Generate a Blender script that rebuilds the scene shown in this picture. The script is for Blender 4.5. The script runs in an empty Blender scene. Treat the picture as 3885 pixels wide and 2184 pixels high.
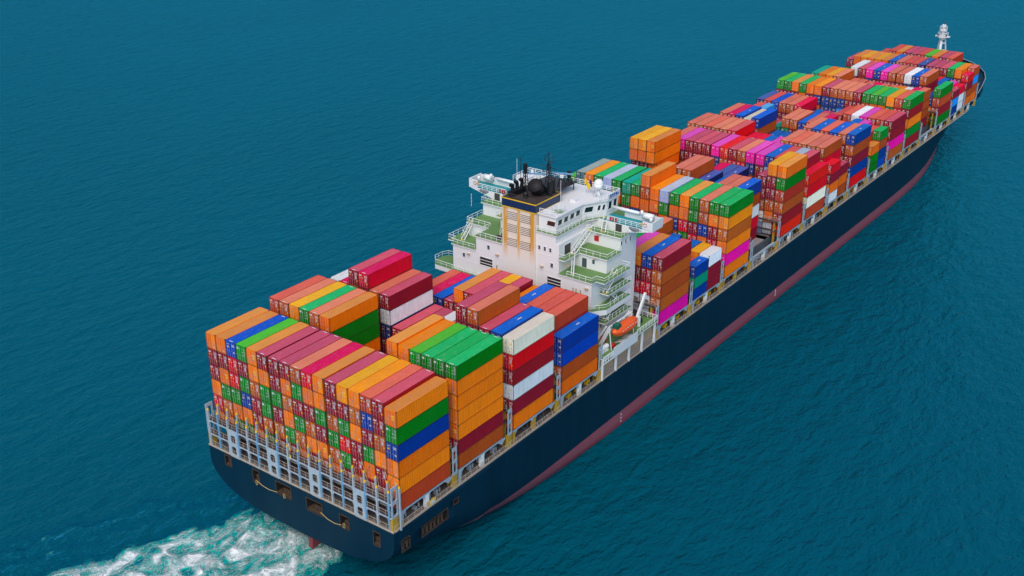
import bpy, math, random
from mathutils import Vector, Matrix, noise
R = math.radians
random.seed(7)
sc = bpy.context.scene
COL = sc.collection

# ------------------------------------------------------------------ camera
cam_d = bpy.data.cameras.new('camera'); cam = bpy.data.objects.new('camera', cam_d); COL.objects.link(cam)
cam_d.sensor_width = 36.0; cam_d.lens = 40.02; cam_d.clip_start = 1.0; cam_d.clip_end = 20000
cam.location = (-107.52, -122.04, 121.76)
cam.rotation_euler = (R(90 - 24.565), 0, R(36.37 - 90))
sc.camera = cam
# ------------------------------------------------------------------ sky, sun, exposure
SUN_EL = 50.0; SUN_AZ = 204.0          # degrees; azimuth of the bright part of the veiled sky, counter-clockwise from +x
w = bpy.data.worlds.new('World'); sc.world = w; w.use_nodes = True
nt = w.node_tree; nt.nodes.clear()
out = nt.nodes.new('ShaderNodeOutputWorld'); bg = nt.nodes.new('ShaderNodeBackground'); sky = nt.nodes.new('ShaderNodeTexSky')
sky.sky_type = 'NISHITA'; sky.sun_disc = False
sky.sun_elevation = R(SUN_EL); sky.sun_rotation = R(90 - SUN_AZ)
sky.air_density = 0.8; sky.dust_density = 2.5; sky.ozone_density = 1.5
bg.inputs['Strength'].default_value = 0.15
nt.links.new(sky.outputs[0], bg.inputs[0]); nt.links.new(bg.outputs[0], out.inputs[0])
sl = bpy.data.lights.new('sun', 'SUN'); sun = bpy.data.objects.new('sun', sl); COL.objects.link(sun)
sl.energy = 1.5; sl.angle = R(50); sl.color = (1.0, 0.96, 0.9)
d = Vector((math.cos(R(SUN_AZ)) * math.cos(R(SUN_EL)), math.sin(R(SUN_AZ)) * math.cos(R(SUN_EL)), math.sin(R(SUN_EL))))
sun.rotation_euler = d.to_track_quat('Z', 'Y').to_euler(); sun.location = (0, 0, 300)
sc.view_settings.view_transform = 'Standard'; sc.view_settings.look = 'None'
sc.view_settings.exposure = 0.15; sc.view_settings.gamma = 1.0; sc.view_settings.use_curve_mapping = False

# ------------------------------------------------------------------ material helpers
def s2l(c):
    return tuple((v / 255 / 12.92) if v / 255 <= 0.04045 else ((v / 255 + 0.055) / 1.055) ** 2.4 for v in c)

class N:
    """small node builder"""
    def __init__(s, name):
        s.m = bpy.data.materials.new(name); s.m.use_nodes = True; s.t = s.m.node_tree; s.t.nodes.clear()
        s.out = s.n('ShaderNodeOutputMaterial'); s.b = s.n('ShaderNodeBsdfPrincipled'); s.l(s.b, 0, s.out, 0)
    def n(s, k, **kw):
        x = s.t.nodes.new(k)
        for a, v in kw.items(): setattr(x, a, v)
        return x
    def l(s, a, ao, b, bi):
        s.t.links.new(a.outputs[ao], b.inputs[bi])
    def coord(s, scale=(1, 1, 1), kind='Object'):
        tc = s.n('ShaderNodeTexCoord'); mp = s.n('ShaderNodeMapping'); mp.inputs['Scale'].default_value = scale
        s.l(tc, kind, mp, 0); return mp
    def noise(s, vec, scale, detail=4, rough=0.55, dist=0.0):
        x = s.n('ShaderNodeTexNoise'); x.inputs['Scale'].default_value = scale; x.inputs['Detail'].default_value = detail
        x.inputs['Roughness'].default_value = rough; x.inputs['Distortion'].default_value = dist
        if vec is not None: s.l(vec, 0, x, 'Vector')
        return x
    def ramp(s, src, so, p0, p1, c0=(0, 0, 0, 1), c1=(1, 1, 1, 1)):
        x = s.n('ShaderNodeValToRGB'); e = x.color_ramp.elements
        e[0].position = p0; e[1].position = p1; e[0].color = c0; e[1].color = c1
        s.l(src, so, x, 0); return x
    def mix(s, fac, a, b, mode='MIX'):
        x = s.n('ShaderNodeMix', data_type='RGBA', blend_type=mode)
        for sock, v in ((0, fac), (6, a), (7, b)):
            if isinstance(v, tuple) and len(v) == 2: s.l(v[0], v[1], x, sock)
            elif sock == 0: x.inputs[0].default_value = v
            else: x.inputs[sock].default_value = (*v[:3], 1)
        return x
    def math(s, op, a, b=0.0, clamp=False):
        x = s.n('ShaderNodeMath', operation=op, use_clamp=clamp)
        for i, v in ((0, a), (1, b)):
            if isinstance(v, tuple): s.l(v[0], v[1], x, i)
            else: x.inputs[i].default_value = v
        return x

def plain(name, col, rough=0.5, metal=0.0, var=0.15, scale=1.5, rust=0.0, rustcol=(0.16, 0.06, 0.02), streak=False):
    q = N(name)
    mp = q.coord((1, 1, 0.25) if streak else (1, 1, 1))
    n1 = q.noise(mp, scale, 5, 0.6)
    dark = tuple(c * (1 - var) for c in col); lite = tuple(min(1, c * (1 + var)) for c in col)
    mx = q.mix((n1, 0), dark, lite); last = (mx, 2)
    if rust > 0:
        n2 = q.noise(mp, scale * 1.7, 8, 0.7)
        rp = q.ramp(n2, 0, 0.72 - rust * 0.35, 0.86 - rust * 0.3)
        mx2 = q.mix((rp, 0), (0, 0, 0), rustcol); q.l(mx, 2, mx2, 6); last = (mx2, 2)
    q.l(last[0], last[1], q.b, 'Base Color')
    q.b.inputs['Roughness'].default_value = rough; q.b.inputs['Metallic'].default_value = metal
    return q.m

def paint(name, src, roof=False, frame=False):
    """container paint: colour from the object (or vertex attribute), weathered"""
    q = N(name)
    if src == 'object': c = q.n('ShaderNodeObjectInfo'); co = 'Color'
    else: c = q.n('ShaderNodeAttribute', attribute_name='paint'); co = 'Color'
    oi = q.n('ShaderNodeObjectInfo')
    tc = q.n('ShaderNodeTexCoord'); off = q.n('ShaderNodeVectorMath', operation='ADD')
    cmb = q.n('ShaderNodeCombineXYZ')
    rx = q.math('MULTIPLY', (oi, 'Random'), 91.0); ry = q.math('MULTIPLY', (oi, 'Random'), 37.0)
    q.l(rx, 0, cmb, 0); q.l(ry, 0, cmb, 1)
    q.l(tc, 'Object', off, 0); q.l(cmb, 0, off, 1)
    mp = q.n('ShaderNodeMapping'); mp.inputs['Scale'].default_value = (0.8, 3.0, 1) if roof else (2.2, 2.2, 0.35)
    q.l(off, 0, mp, 0)
    n1 = q.noise(mp, 0.5 if roof else 0.7, 5, 0.6)
    sp = q.noise(off, 0.25, 3, 0.5)
    v = q.math('MULTIPLY_ADD', (n1, 0), 0.34); v.inputs[2].default_value = 0.83
    v1 = q.math('MULTIPLY_ADD', (sp, 0), 0.24); v1.inputs[2].default_value = 0.88
    vv = q.math('MULTIPLY', (v, 0), (v1, 0))
    hsv = q.n('ShaderNodeHueSaturation')
    rr = q.math('MULTIPLY_ADD', (oi, 'Random'), 0.25); rr.inputs[2].default_value = 0.87
    vr = q.math('MULTIPLY', (vv, 0), (rr, 0)); q.l(vr, 0, hsv, 'Value')
    hr = q.math('MULTIPLY_ADD', (oi, 'Random'), 0.012); hr.inputs[2].default_value = 0.494; q.l(hr, 0, hsv, 'Hue')
    q.l(c, co, hsv, 'Color')
    n2 = q.noise(mp, 1.6, 9, 0.72)
    rp = q.ramp(n2, 0, 0.55 if roof else 0.60, 0.80)
    # chalky fading on roofs, rust on walls
    fm = q.math('MULTIPLY', (rp, 0), 0.7 if roof else 0.6)
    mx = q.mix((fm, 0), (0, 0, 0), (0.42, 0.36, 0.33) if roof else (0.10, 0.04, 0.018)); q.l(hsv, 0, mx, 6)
    n3 = q.noise(off, 5.0, 4, 0.8)
    rp3 = q.ramp(n3, 0, 0.70, 0.76)
    f3 = q.math('MULTIPLY', (rp3, 0), 0.35)
    mx2 = q.mix((f3, 0), (0, 0, 0), (0.09, 0.035, 0.02)); q.l(mx, 2, mx2, 6)
    if frame:
        mx3 = q.mix(0.6, (0, 0, 0), (0.045, 0.026, 0.018)); q.l(mx2, 2, mx3, 6); mx2 = mx3
    q.l(mx2, 2, q.b, 'Base Color')
    q.b.inputs['Roughness'].default_value = 0.6 if roof else 0.55
    q.b.inputs['Specular IOR Level'].default_value = 0.18
    return q.m

M = {}
M['paint'] = paint('container_paint', 'object'); M['roof'] = paint('container_roof_paint', 'object', True)
M['frame'] = paint('container_frame_paint', 'object', frame=True); M['frame_a'] = paint('container_frame_paint_far', 'attr', frame=True)
M['paint_a'] = paint('container_paint_far', 'attr'); M['roof_a'] = paint('container_roof_paint_far', 'attr', True)
M['rod'] = plain('galvanised_rod', (0.36, 0.32, 0.35), 0.5, 0.1)
M['decal'] = plain('white_decal', (0.62, 0.62, 0.63), 0.6, var=0.05)
M['ydecal'] = plain('yellow_decal', (0.75, 0.42, 0.01), 0.6, var=0.05)
M['steel_dark'] = plain('dark_steel', (0.05, 0.045, 0.045), 0.6)
M['white'] = plain('white_ship_paint', (0.74, 0.74, 0.74), 0.42, var=0.035, scale=0.25, rust=0.06, rustcol=(0.50, 0.36, 0.22), streak=True)
M['rail'] = plain('white_rail_paint', (0.78, 0.80, 0.79), 0.45, var=0.04)
M['green'] = plain('green_deck_paint', (0.12, 0.24, 0.065), 0.6, var=0.22, scale=0.5, rust=0.1, rustcol=(0.15, 0.17, 0.06))
M['teal'] = plain('teal_deck_paint', (0.0, 0.26, 0.29), 0.5, var=0.1)
M['blue_grey'] = plain('pale_blue_grey_paint', (0.36, 0.42, 0.48), 0.5, var=0.2, rust=0.34, rustcol=(0.35, 0.2, 0.08), streak=True)
M['blue_post'] = plain('blue_post_paint', (0.15, 0.32, 0.50), 0.5, var=0.12, rust=0.12, rustcol=(0.3, 0.2, 0.1))
M['yellow'] = plain('yellow_paint', (0.72, 0.44, 0.012), 0.5, var=0.12)
M['rusty_yellow'] = plain('rusty_yellow_paint', (0.46, 0.27, 0.02), 0.6, var=0.25, rust=0.3, rustcol=(0.22, 0.15, 0.08))
M['deck'] = plain('rusty_deck_plate', (0.11, 0.095, 0.085), 0.75, var=0.4, scale=0.4, rust=0.35, rustcol=(0.20, 0.11, 0.05))
M['coaming'] = plain('grey_coaming_paint', (0.085, 0.10, 0.115), 0.6, var=0.3, scale=0.6, rust=0.25, rustcol=(0.2, 0.12, 0.06))
M['hatch'] = plain('grey_hatch_paint', (0.30, 0.27, 0.26), 0.65, var=0.15, scale=0.5, rust=0.2, rustcol=(0.3, 0.17, 0.08))
M['grating'] = plain('dark_grating', (0.055, 0.04, 0.045), 0.7, var=0.4, scale=2, rust=0.3, rustcol=(0.22, 0.11, 0.05))
M['brown_rail'] = plain('weathered_rail', (0.42, 0.34, 0.27), 0.6, var=0.3, rust=0.3)
M['black'] = plain('black_funnel_paint', (0.006, 0.006, 0.008), 0.45, var=0.3)
M['soot'] = plain('sooty_funnel_top', (0.045, 0.03, 0.026), 0.75, var=0.35, scale=0.8)
M['navy_band'] = plain('navy_funnel_band', (0.004, 0.025, 0.085), 0.4, var=0.1)
M['glass'] = plain('dark_window_glass', (0.008, 0.025, 0.022), 0.08, var=0.1)
M['brown_glass'] = plain('brown_window_blind', (0.06, 0.022, 0.016), 0.2, var=0.2)
M['teal_glass'] = plain('grey_window_glass', (0.06, 0.09, 0.11), 0.15)
M['vent'] = plain('black_vent_opening', (0.012, 0.008, 0.008), 0.7)
M['boat_orange'] = plain('orange_lifeboat_shell', (0.80, 0.10, 0.008), 0.35, var=0.06)
M['boat_green'] = plain('dark_green_cover', (0.004, 0.10, 0.06), 0.6)
M['red'] = plain('red_paint', (0.50, 0.012, 0.016), 0.5)
M['tan'] = plain('tan_machinery', (0.42, 0.30, 0.18), 0.6, var=0.25)
M['rope'] = plain('tan_rope', (0.45, 0.32, 0.14), 0.8)
M['recess'] = plain('dark_mooring_recess', (0.012, 0.011, 0.012), 0.8, rust=0.3)
M['rustframe'] = plain('rusty_fairlead', (0.065, 0.036, 0.02), 0.7, var=0.35, scale=2)
M['rudder'] = plain('red_rudder_paint', (0.22, 0.035, 0.045), 0.6)
M['flag_red'] = plain('flag_red', (0.5, 0.01, 0.03), 0.7); M['flag_blue'] = plain('flag_blue', (0.01, 0.02, 0.12), 0.7)
M['flag_yellow'] = plain('flag_yellow', (0.75, 0.48, 0.0), 0.7); M['banner'] = plain('blue_banner_print', (0.02, 0.10, 0.35), 0.6)

def casing_mat():
    q = N('stained_funnel_casing')
    mp = q.coord((1, 1, 0.12)); n1 = q.noise(mp, 1.3, 6, 0.65)
    tc = q.n('ShaderNodeTexCoord'); sx = q.n('ShaderNodeSeparateXYZ'); q.l(tc, 'Object', sx, 0)
    # yellow soot stains run down both edges and the middle of the casing, fading out below the louvres
    ay = q.math('ABSOLUTE', (sx, 'Y'))
    a = q.math('SUBTRACT', (ay, 0), 3.25); a2 = q.math('ABSOLUTE', (a, 0)); e1 = q.ramp(a2, 0, 0.25, 0.95, (1, 1, 1, 1), (0, 0, 0, 1))
    e2 = q.ramp(ay, 0, 0.15, 0.62, (1, 1, 1, 1), (0, 0, 0, 1))
    ed = q.math('MAXIMUM', (e1, 0), (e2, 0))
    zf = q.n('ShaderNodeMapRange'); zf.inputs[1].default_value = 32.5; zf.inputs[2].default_value = 36.5; q.l(sx, 'Z', zf, 0)
    zt = q.n('ShaderNodeMapRange'); zt.inputs[1].default_value = 43.7; zt.inputs[2].default_value = 43.2; q.l(sx, 'Z', zt, 0)
    m1 = q.math('MULTIPLY', (ed, 0), (zf, 0))
    base = q.math('MULTIPLY_ADD', (zf, 0), 0.25); base.inputs[2].default_value = 0.0
    m2 = q.math('MAXIMUM', (m1, 0), (base, 0))
    nn = q.ramp(n1, 0, 0.2, 0.5); m3 = q.math('MULTIPLY', (m2, 0), (nn, 0))
    c1 = q.mix((m3, 0), (0.74, 0.72, 0.68), (0.60, 0.29, 0.015))
    q.l(c1, 2, q.b, 'Base Color'); q.b.inputs['Roughness'].default_value = 0.55
    return q.m
M['casing'] = casing_mat()

def hull_mat():
    q = N('navy_hull_with_red_boot_topping')
    tc = q.n('ShaderNodeTexCoord'); sx = q.n('ShaderNodeSeparateXYZ'); q.l(tc, 'Object', sx, 0)
    n0 = q.noise(q.coord((0.15, 0.15, 1)), 1.2, 6, 0.7)
    ns = q.noise(q.coord((1, 1, 0.06)), 0.5, 5, 0.6)
    navy = q.mix((ns, 0), (0.0012, 0.014, 0.031), (0.003, 0.030, 0.058))
    scuff = q.noise(q.coord((0.5, 0.5, 1.5)), 0.9, 8, 0.75)
    zlow = q.n('ShaderNodeMapRange'); zlow.inputs[1].default_value = 7.5; zlow.inputs[2].default_value = 3.2; q.l(sx, 'Z', zlow, 0)
    sc1 = q.math('MULTIPLY_ADD', (zlow, 0), 0.16); q.l(scuff, 0, sc1, 2)
    sr = q.ramp(sc1, 0, 0.74, 0.84)
    nav2 = q.mix((sr, 0), (0, 0, 0), (0.06, 0.03, 0.02)); q.l(navy, 2, nav2, 6)
    # anti-fouling below the load line: faded pink above, redder at the water
    zz = q.math('MULTIPLY_ADD', (n0, 0), 0.5); q.l(sx, 'Z', zz, 2)
    fade = q.n('ShaderNodeMapRange'); fade.inputs[1].default_value = 0.6; fade.inputs[2].default_value = 1.6; q.l(zz, 0, fade, 0)
    red = q.mix((fade, 0), (0.22, 0.014, 0.03), (0.27, 0.075, 0.10))
    red2 = q.mix((ns, 0), (0.22, 0.07, 0.09), (0.30, 0.10, 0.125)); red2.inputs[0].default_value = 0.5
    redm = q.mix(0.35, (0, 0, 0), (0, 0, 0)); q.l(red, 2, redm, 6); q.l(red2, 2, redm, 7)
    z2 = q.math('MULTIPLY_ADD', (n0, 0), 0.35); q.l(sx, 'Z', z2, 2)
    st = q.math('GREATER_THAN', (z2, 0), 3.45)
    fin = q.mix((st, 0), (0, 0, 0), (0, 0, 0)); q.l(redm, 2, fin, 6); q.l(nav2, 2, fin, 7)
    q.l(fin, 2, q.b, 'Base Color'); q.b.inputs['Roughness'].default_value = 0.5; q.b.inputs['Specular IOR Level'].default_value = 0.12
    return q.m
M['hull'] = hull_mat()

def sea_mat():
    q = N('sea_water')
    tc = q.n('ShaderNodeTexCoord')
    def mapped(rot, scale):
        mp = q.n('ShaderNodeMapping'); mp.inputs['Rotation'].default_value = (0, 0, R(rot)); mp.inputs['Scale'].default_value = scale
        q.l(tc, 'Object', mp, 0); return mp
    a = q.noise(mapped(20, (0.10, 0.22, 1)), 1.0, 3, 0.5, 0.3)
    b = q.noise(mapped(35, (0.32, 0.62, 1)), 1.0, 4, 0.55, 0.5)
    c = q.noise(mapped(5, (1.2, 2.0, 1)), 1.0, 4, 0.6, 0.3)
    wk = q.n('ShaderNodeAttribute', attribute_name='wake')
    h1 = q.math('MULTIPLY_ADD', (a, 0), 1.5); 
    h2 = q.math('MULTIPLY', (b, 0), 0.95); q.l(h2, 0, h1, 2)
    h3 = q.math('MULTIPLY_ADD', (c, 0), 0.30); q.l(h1, 0, h3, 2)
    # churned water
    f1 = q.noise(mapped(-20, (0.13, 0.19, 1)), 1.0, 8, 0.62, 1.1)
    f2 = q.noise(mapped(10, (0.34, 0.46, 1)), 1.0, 5, 0.6, 2.0)
    ridge = q.math('SUBTRACT', (f2, 0), 0.5); ridge = q.math('ABSOLUTE', (ridge, 0)); fil = q.ramp(ridge, 0, 0.008, 0.05, (1, 1, 1, 1), (0, 0, 0, 1))
    t0 = q.math('MULTIPLY_ADD', (wk, 'Fac'), 0.30); q.l(f1, 0, t0, 2)          # 0.5 + 0.3 in the middle of the wake
    core = q.ramp(t0, 0, 0.735, 0.90)
    lace_m = q.ramp(t0, 0, 0.62, 0.78); lace0 = q.math('MULTIPLY', (lace_m, 0), (fil, 0)); wks = q.ramp(wk, 'Fac', 0.05, 0.4); lace = q.math('MULTIPLY', (lace0, 0), (wks, 0))
    core = q.math('MULTIPLY', (core, 0), (wks, 0)); foam = q.math('MAXIMUM', (core, 0), (lace, 0))
    hf = q.math('MULTIPLY', (foam, 0), 0.5); hs = q.math('ADD', (h3, 0), (hf, 0))
    bmp = q.n('ShaderNodeBump'); bmp.inputs['Strength'].default_value = 1.0; bmp.inputs['Distance'].default_value = 0.8
    q.l(hs, 0, bmp, 'Height')
    big = q.noise(mapped(0, (0.006, 0.010, 1)), 1.0, 3, 0.5)
    deep = q.mix((big, 0), (0.0, 0.058, 0.082), (0.0, 0.086, 0.130))
    tq0 = q.ramp(t0, 0, 0.60, 0.74); tqn = q.math('MULTIPLY', (tq0, 0), (wks, 0))
    mid = q.mix((tqn, 0), (0, 0, 0), (0.002, 0.42, 0.33)); q.l(deep, 2, mid, 6)
    fin = q.mix((foam, 0), (0, 0, 0), (0.86, 0.90, 0.90)); q.l(mid, 2, fin, 6)
    # body colour scattered back out of the water, plus a blue-green tinted mirror of the sky on the wave faces
    q.t.nodes.remove(q.b)
    df = q.n('ShaderNodeBsdfDiffuse'); q.l(fin, 2, df, 'Color'); q.l(bmp, 0, df, 'Normal')
    gl = q.n('ShaderNodeBsdfGlossy'); gl.inputs['Color'].default_value = (0.07, 0.70, 1.0, 1); gl.inputs['Roughness'].default_value = 0.09; q.l(bmp, 0, gl, 'Normal')
    fr = q.n('ShaderNodeFresnel'); fr.inputs['IOR'].default_value = 1.6; q.l(bmp, 0, fr, 'Normal')
    nf = q.math('SUBTRACT', 1.0, (foam, 0)); fk = q.math('MULTIPLY', (fr, 0), (nf, 0))
    ms = q.n('ShaderNodeMixShader'); q.l(fk, 0, ms, 0); q.l(df, 0, ms, 1); q.l(gl, 0, ms, 2); q.l(ms, 0, q.out, 0)
    return q.m
M['sea'] = sea_mat()

# ------------------------------------------------------------------ mesh builder
class MB:
    def __init__(s): s.v = []; s.f = []; s.m = []
    def add(s, vs, fs, m=0):
        o = len(s.v); s.v += [tuple(p) for p in vs]; s.f += [tuple(i + o for i in f) for f in fs]; s.m += [m] * len(fs); return s
    def box(s, x0, x1, y0, y1, z0, z1, m=0):
        x0, x1 = min(x0, x1), max(x0, x1); y0, y1 = min(y0, y1), max(y0, y1); z0, z1 = min(z0, z1), max(z0, z1)
        return s.add([(x0, y0, z0), (x1, y0, z0), (x1, y1, z0), (x0, y1, z0), (x0, y0, z1), (x1, y0, z1), (x1, y1, z1), (x0, y1, z1)],
                     [(0, 3, 2, 1), (4, 5, 6, 7), (0, 1, 5, 4), (1, 2, 6, 5), (2, 3, 7, 6), (3, 0, 4, 7)], m)
    def ext(s, poly, vec, m=0):
        """extrude a planar polygon (list of 3d points) along vec"""
        n = len(poly); v = Vector(vec); p = [Vector(q) for q in poly]
        nrm = Vector((0, 0, 0))
        for i in range(n): nrm += p[i].cross(p[(i + 1) % n])
        if nrm.dot(v) > 0: p = p[::-1]
        vs = p + [q + v for q in p]
        fs = [tuple(range(n)), tuple(range(2 * n - 1, n - 1, -1))] + [(i, i + n, (i + 1) % n + n, (i + 1) % n) for i in range(n)]
        return s.add(vs, fs, m)
    def prism(s, poly, z0, z1, m=0): return s.ext([(x, y, z0) for x, y in poly], (0, 0, z1 - z0), m)
    def cyl(s, p0, p1, r0, r1=None, n=10, m=0, caps=True):
        r1 = r0 if r1 is None else r1; p0 = Vector(p0); p1 = Vector(p1); ax = (p1 - p0).normalized()
        t = Vector((0, 0, 1)) if abs(ax.z) < 0.9 else Vector((1, 0, 0)); u = ax.cross(t).normalized(); w_ = ax.cross(u)
        vs = []
        for p, r in ((p0, r0), (p1, r1)):
            for i in range(n): a = 2 * math.pi * i / n; vs.append(p + u * (r * math.cos(a)) + w_ * (r * math.sin(a)))
        fs = [(i, i + n, (i + 1) % n + n, (i + 1) % n) for i in range(n)]
        if caps: fs += [tuple(range(n)), tuple(range(2 * n - 1, n - 1, -1))]
        return s.add(vs, fs, m)
    def bar(s, p0, p1, t=0.06, m=0): return s.cyl(p0, p1, t / 1.4, n=4, m=m)
    def tube(s, pts, r, n=8, m=0):
        for a, b in zip(pts[:-1], pts[1:]): s.cyl(a, b, r, n=n, m=m)
        return s
    def sphere(s, c, r, nu=14, nv=8, m=0, sc_=(1, 1, 1)):
        vs = []; c = Vector(c)
        for j in range(nv + 1):
            th = math.pi * j / nv
            for i in range(nu):
                ph = 2 * math.pi * i / nu
                vs.append(c + Vector((r * sc_[0] * math.sin(th) * math.cos(ph), r * sc_[1] * math.sin(th) * math.sin(ph), r * sc_[2] * math.cos(th))))
        fs = [(j * nu + i, (j + 1) * nu + i, (j + 1) * nu + (i + 1) % nu, j * nu + (i + 1) % nu) for j in range(nv) for i in range(nu)]
        return s.add(vs, fs, m)
    def mesh(s, name, mats):
        me = bpy.data.meshes.new(name); me.from_pydata(s.v, [], s.f)
        for k in (mats if isinstance(mats, (list, tuple)) else [mats]): me.materials.append(M[k])
        if len(me.materials) > 1: me.polygons.foreach_set('material_index', s.m)
        me.validate(); me.update(); return me
    def build(s, name, mats, parent=None, smooth=False):
        me = s.mesh(name, mats)
        if smooth: me.polygons.foreach_set('use_smooth', [True] * len(me.polygons))
        o = bpy.data.objects.new(name, me); COL.objects.link(o)
        if parent is not None: o.parent = parent
        return o

def tag(o, label=None, cat=None, group=None, kind=None):
    for k, v in (('label', label), ('category', cat), ('group', group), ('kind', kind)):
        if v: o[k] = v
    return o

def holed_plate(mb, org, u, wdir, W, Hs, t, m=0):
    """plate in the (u, z) plane with stacked rounded openings; Hs = [(z0, z1), ...] openings; org = lower corner; W, total height in Hs[-1] as ('top', H)"""
    org = Vector(org); u = Vector(u); wv = Vector(wdir) * t; H = Hs['H']; side = Hs['side']
    def P(a, z): return org + u * a + Vector((0, 0, z))
    def quad(a0, a1, z0, z1): mb.ext([P(a0, z0), P(a1, z0), P(a1, z1), P(a0, z1)], wv, m)
    quad(0, side, 0, H); quad(W - side, W, 0, H)
    zs = [0] + [z for h in Hs['holes'] for z in h] + [H]
    for i in range(0, len(zs), 2):
        if zs[i + 1] - zs[i] > 0.01: quad(side, W - side, zs[i], zs[i + 1])
    c = min(0.22, (W - 2 * side) * 0.22)
    for z0, z1 in Hs['holes']:
        for (a, sa) in ((side, 1), (W - side, -1)):
            mb.ext([P(a, z0), P(a + sa * c, z0), P(a, z0 + c)], wv, m); mb.ext([P(a, z1), P(a + sa * c, z1), P(a, z1 - c)], wv, m)

def railing(name, pts, parent, h=1.05, step=1.5, mat='rail', t=0.075, n=3, closed=False):
    mb = MB(); pts = [Vector(p) for p in pts]
    if closed: pts = pts + [pts[0]]
    for a, b in zip(pts[:-1], pts[1:]):
        L = (b - a).length; k = max(1, round(L / step))
        for i in range(k + 1):
            p = a.lerp(b, i / k); mb.bar(p, p + Vector((0, 0, h)), t, 0)
        for j in range(1, n + 1):
            up = Vector((0, 0, h * j / n)); mb.bar(a + up, b + up, t * (1.15 if j == n else 0.7), 0)
    return mb.build(name, mat, parent)

def stair(name, p0, p1, width, side, parent, mats=('rail', 'green', 'yellow')):
    """p0 lower, p1 upper; side = horizontal unit vector across the stair"""
    mb = MB(); p0 = Vector(p0); p1 = Vector(p1); sd = Vector(side)
    n = max(4, int((p1.z - p0.z) / 0.3)); run = (p1 - p0); hz = Vector((run.x, run.y, 0)).normalized() * 0.26
    for s_ in (-0.5, 0.5):
        o = sd * (width * s_); mb.bar(p0 + o, p1 + o, 0.16, 0)
        up = Vector((0, 0, 0.95)); mb.bar(p0 + o + up, p1 + o + up, 0.08, 0)
        for i in range(0, n + 1, 3):
            q = p0.lerp(p1, i / n) + o; mb.bar(q, q + up, 0.07, 0)
    for i in range(1, n):
        q = p0.lerp(p1, i / n); a = q - sd * (width / 2) - hz / 2; b = q + sd * (width / 2) - hz / 2
        mb.ext([a, b, b + hz, a + hz], (0, 0, -0.05), 1)
    for q in (p0, p1):
        a = q - sd * (width / 2) - hz * 0.7; b = q + sd * (width / 2) - hz * 0.7
        mb.ext([a, b, b + hz * 1.4, a + hz * 1.4], (0, 0, 0.04), 2)
    return mb.build(name, list(mats), parent)

# ------------------------------------------------------------------ sea
def lin(a, b, st): n = int(round((b - a) / st)); return [a + (b - a) * i / n for i in range(n + 1)]
xs = [-6000, -2500, -1000, -400, -200, -120] + lin(-80, 20, 0.8) + lin(28, 400, 12) + [500, 700, 1000, 2000, 4000, 8000]
ys = [-6000, -2500, -1000, -400, -200, -100, -60] + lin(-40, 60, 0.8) + [75, 100, 140, 200, 300, 500, 1000, 2500, 6000]
def sstep(a, b, x):
    t = max(0.0, min(1.0, (x - a) / (b - a))); return t * t * (3 - 2 * t)
sv = []; wake = []
for x in xs:
    for y in ys:
        wv_ = 0.0; z = 0.0
        if -110 < x < 14 and -40 < y < 62:
            wob = 2.2 * noise.noise(Vector((x * 0.16, y * 0.16, 3.1))) + 1.0 * noise.noise(Vector((x * 0.5, y * 0.5, 7.7)))
            yl = 17.0 - 0.43 * (x - 3) + wob * 1.4; yr = -7.5 + 0.05 * x + wob
            wv_ = sstep(0, 4.5, yl - y) * sstep(0, 3.5, y - yr) * sstep(10.5, 3.0, x + 0.25 * abs(y - 3) + wob)
            z = wv_ * (0.55 * noise.noise(Vector((x * 0.22, y * 0.22, 0.5))) + 0.35 * noise.noise(Vector((x * 0.6, y * 0.6, 4.5))))
            # ripples spreading from the quarter
            for k, off in enumerate((4.0, 8.5)):
                dline = (y - (yl + off)); wv_ = max(wv_, 0.62 * math.exp(-(dline / 0.7) ** 2) * max(0.0, min(1.0, 2.2 * noise.noise(Vector((x * 0.22, k * 5.0, 1.3))) )) * sstep(12, 0, x)); z += 0.32 * math.exp(-(dline / 1.6) ** 2) * sstep(12, 0, x)
        wake.append(wv_); sv.append((x, y, z))
ny = len(ys)
sf = [(i * ny + j, (i + 1) * ny + j, (i + 1) * ny + j + 1, i * ny + j + 1) for i in range(len(xs) - 1) for j in range(ny - 1)]
me = bpy.data.meshes.new('sea'); me.from_pydata(sv, [], sf); me.materials.append(M['sea'])
at = me.attributes.new('wake', 'FLOAT', 'POINT'); at.data.foreach_set('value', wake)
me.polygons.foreach_set('use_smooth', [True] * len(me.polygons)); me.update()
sea = bpy.data.objects.new('sea', me); COL.objects.link(sea); tag(sea, kind='structure')

# ------------------------------------------------------------------ ship
ZD = 13.85        # main deck at side
ZB = 16.82        # underside of the lowest deck containers
ship = bpy.data.objects.new('container_ship', None); COL.objects.link(ship)
tag(ship, 'long dark blue container ship with white superstructure, seen from its starboard quarter', 'ship')

def interp(t, x):
    if x <= t[0][0]: return t[0][1]
    for (a, va), (b, vb) in zip(t[:-1], t[1:]):
        if x <= b: return va + (vb - va) * (x - a) / (b - a)
    return t[-1][1]
BM = 21.6
ZBOT = [(-2, 4.66), (6, 3.0), (14, 0.3), (22, -2.6), (40, -6), (60, -7)]
ZVER = [(-2, 11.8), (10, 9.6), (20, 7.6), (30, 6.0), (40, 4.4), (50, 2.9), (60, 1.2), (75, -1.5), (100, -4)]
YD = [(285, 21.6), (300, 21.4), (312, 20.6), (322, 18.8), (330, 16.2), (336, 12.8), (341, 8.5), (344.5, 4.0), (346.5, 0.0)]
YW = [(222, 21.6), (240, 21.3), (254, 20.5), (267, 18.9), (285, 15.6), (300, 11.8), (315, 7.2), (325, 3.8), (334, 0.0), (347, -7)]
TOPZ = [(292, ZD), (300, 14.4), (308, 17.4), (314, 18.2), (347, 19.4)]
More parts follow.
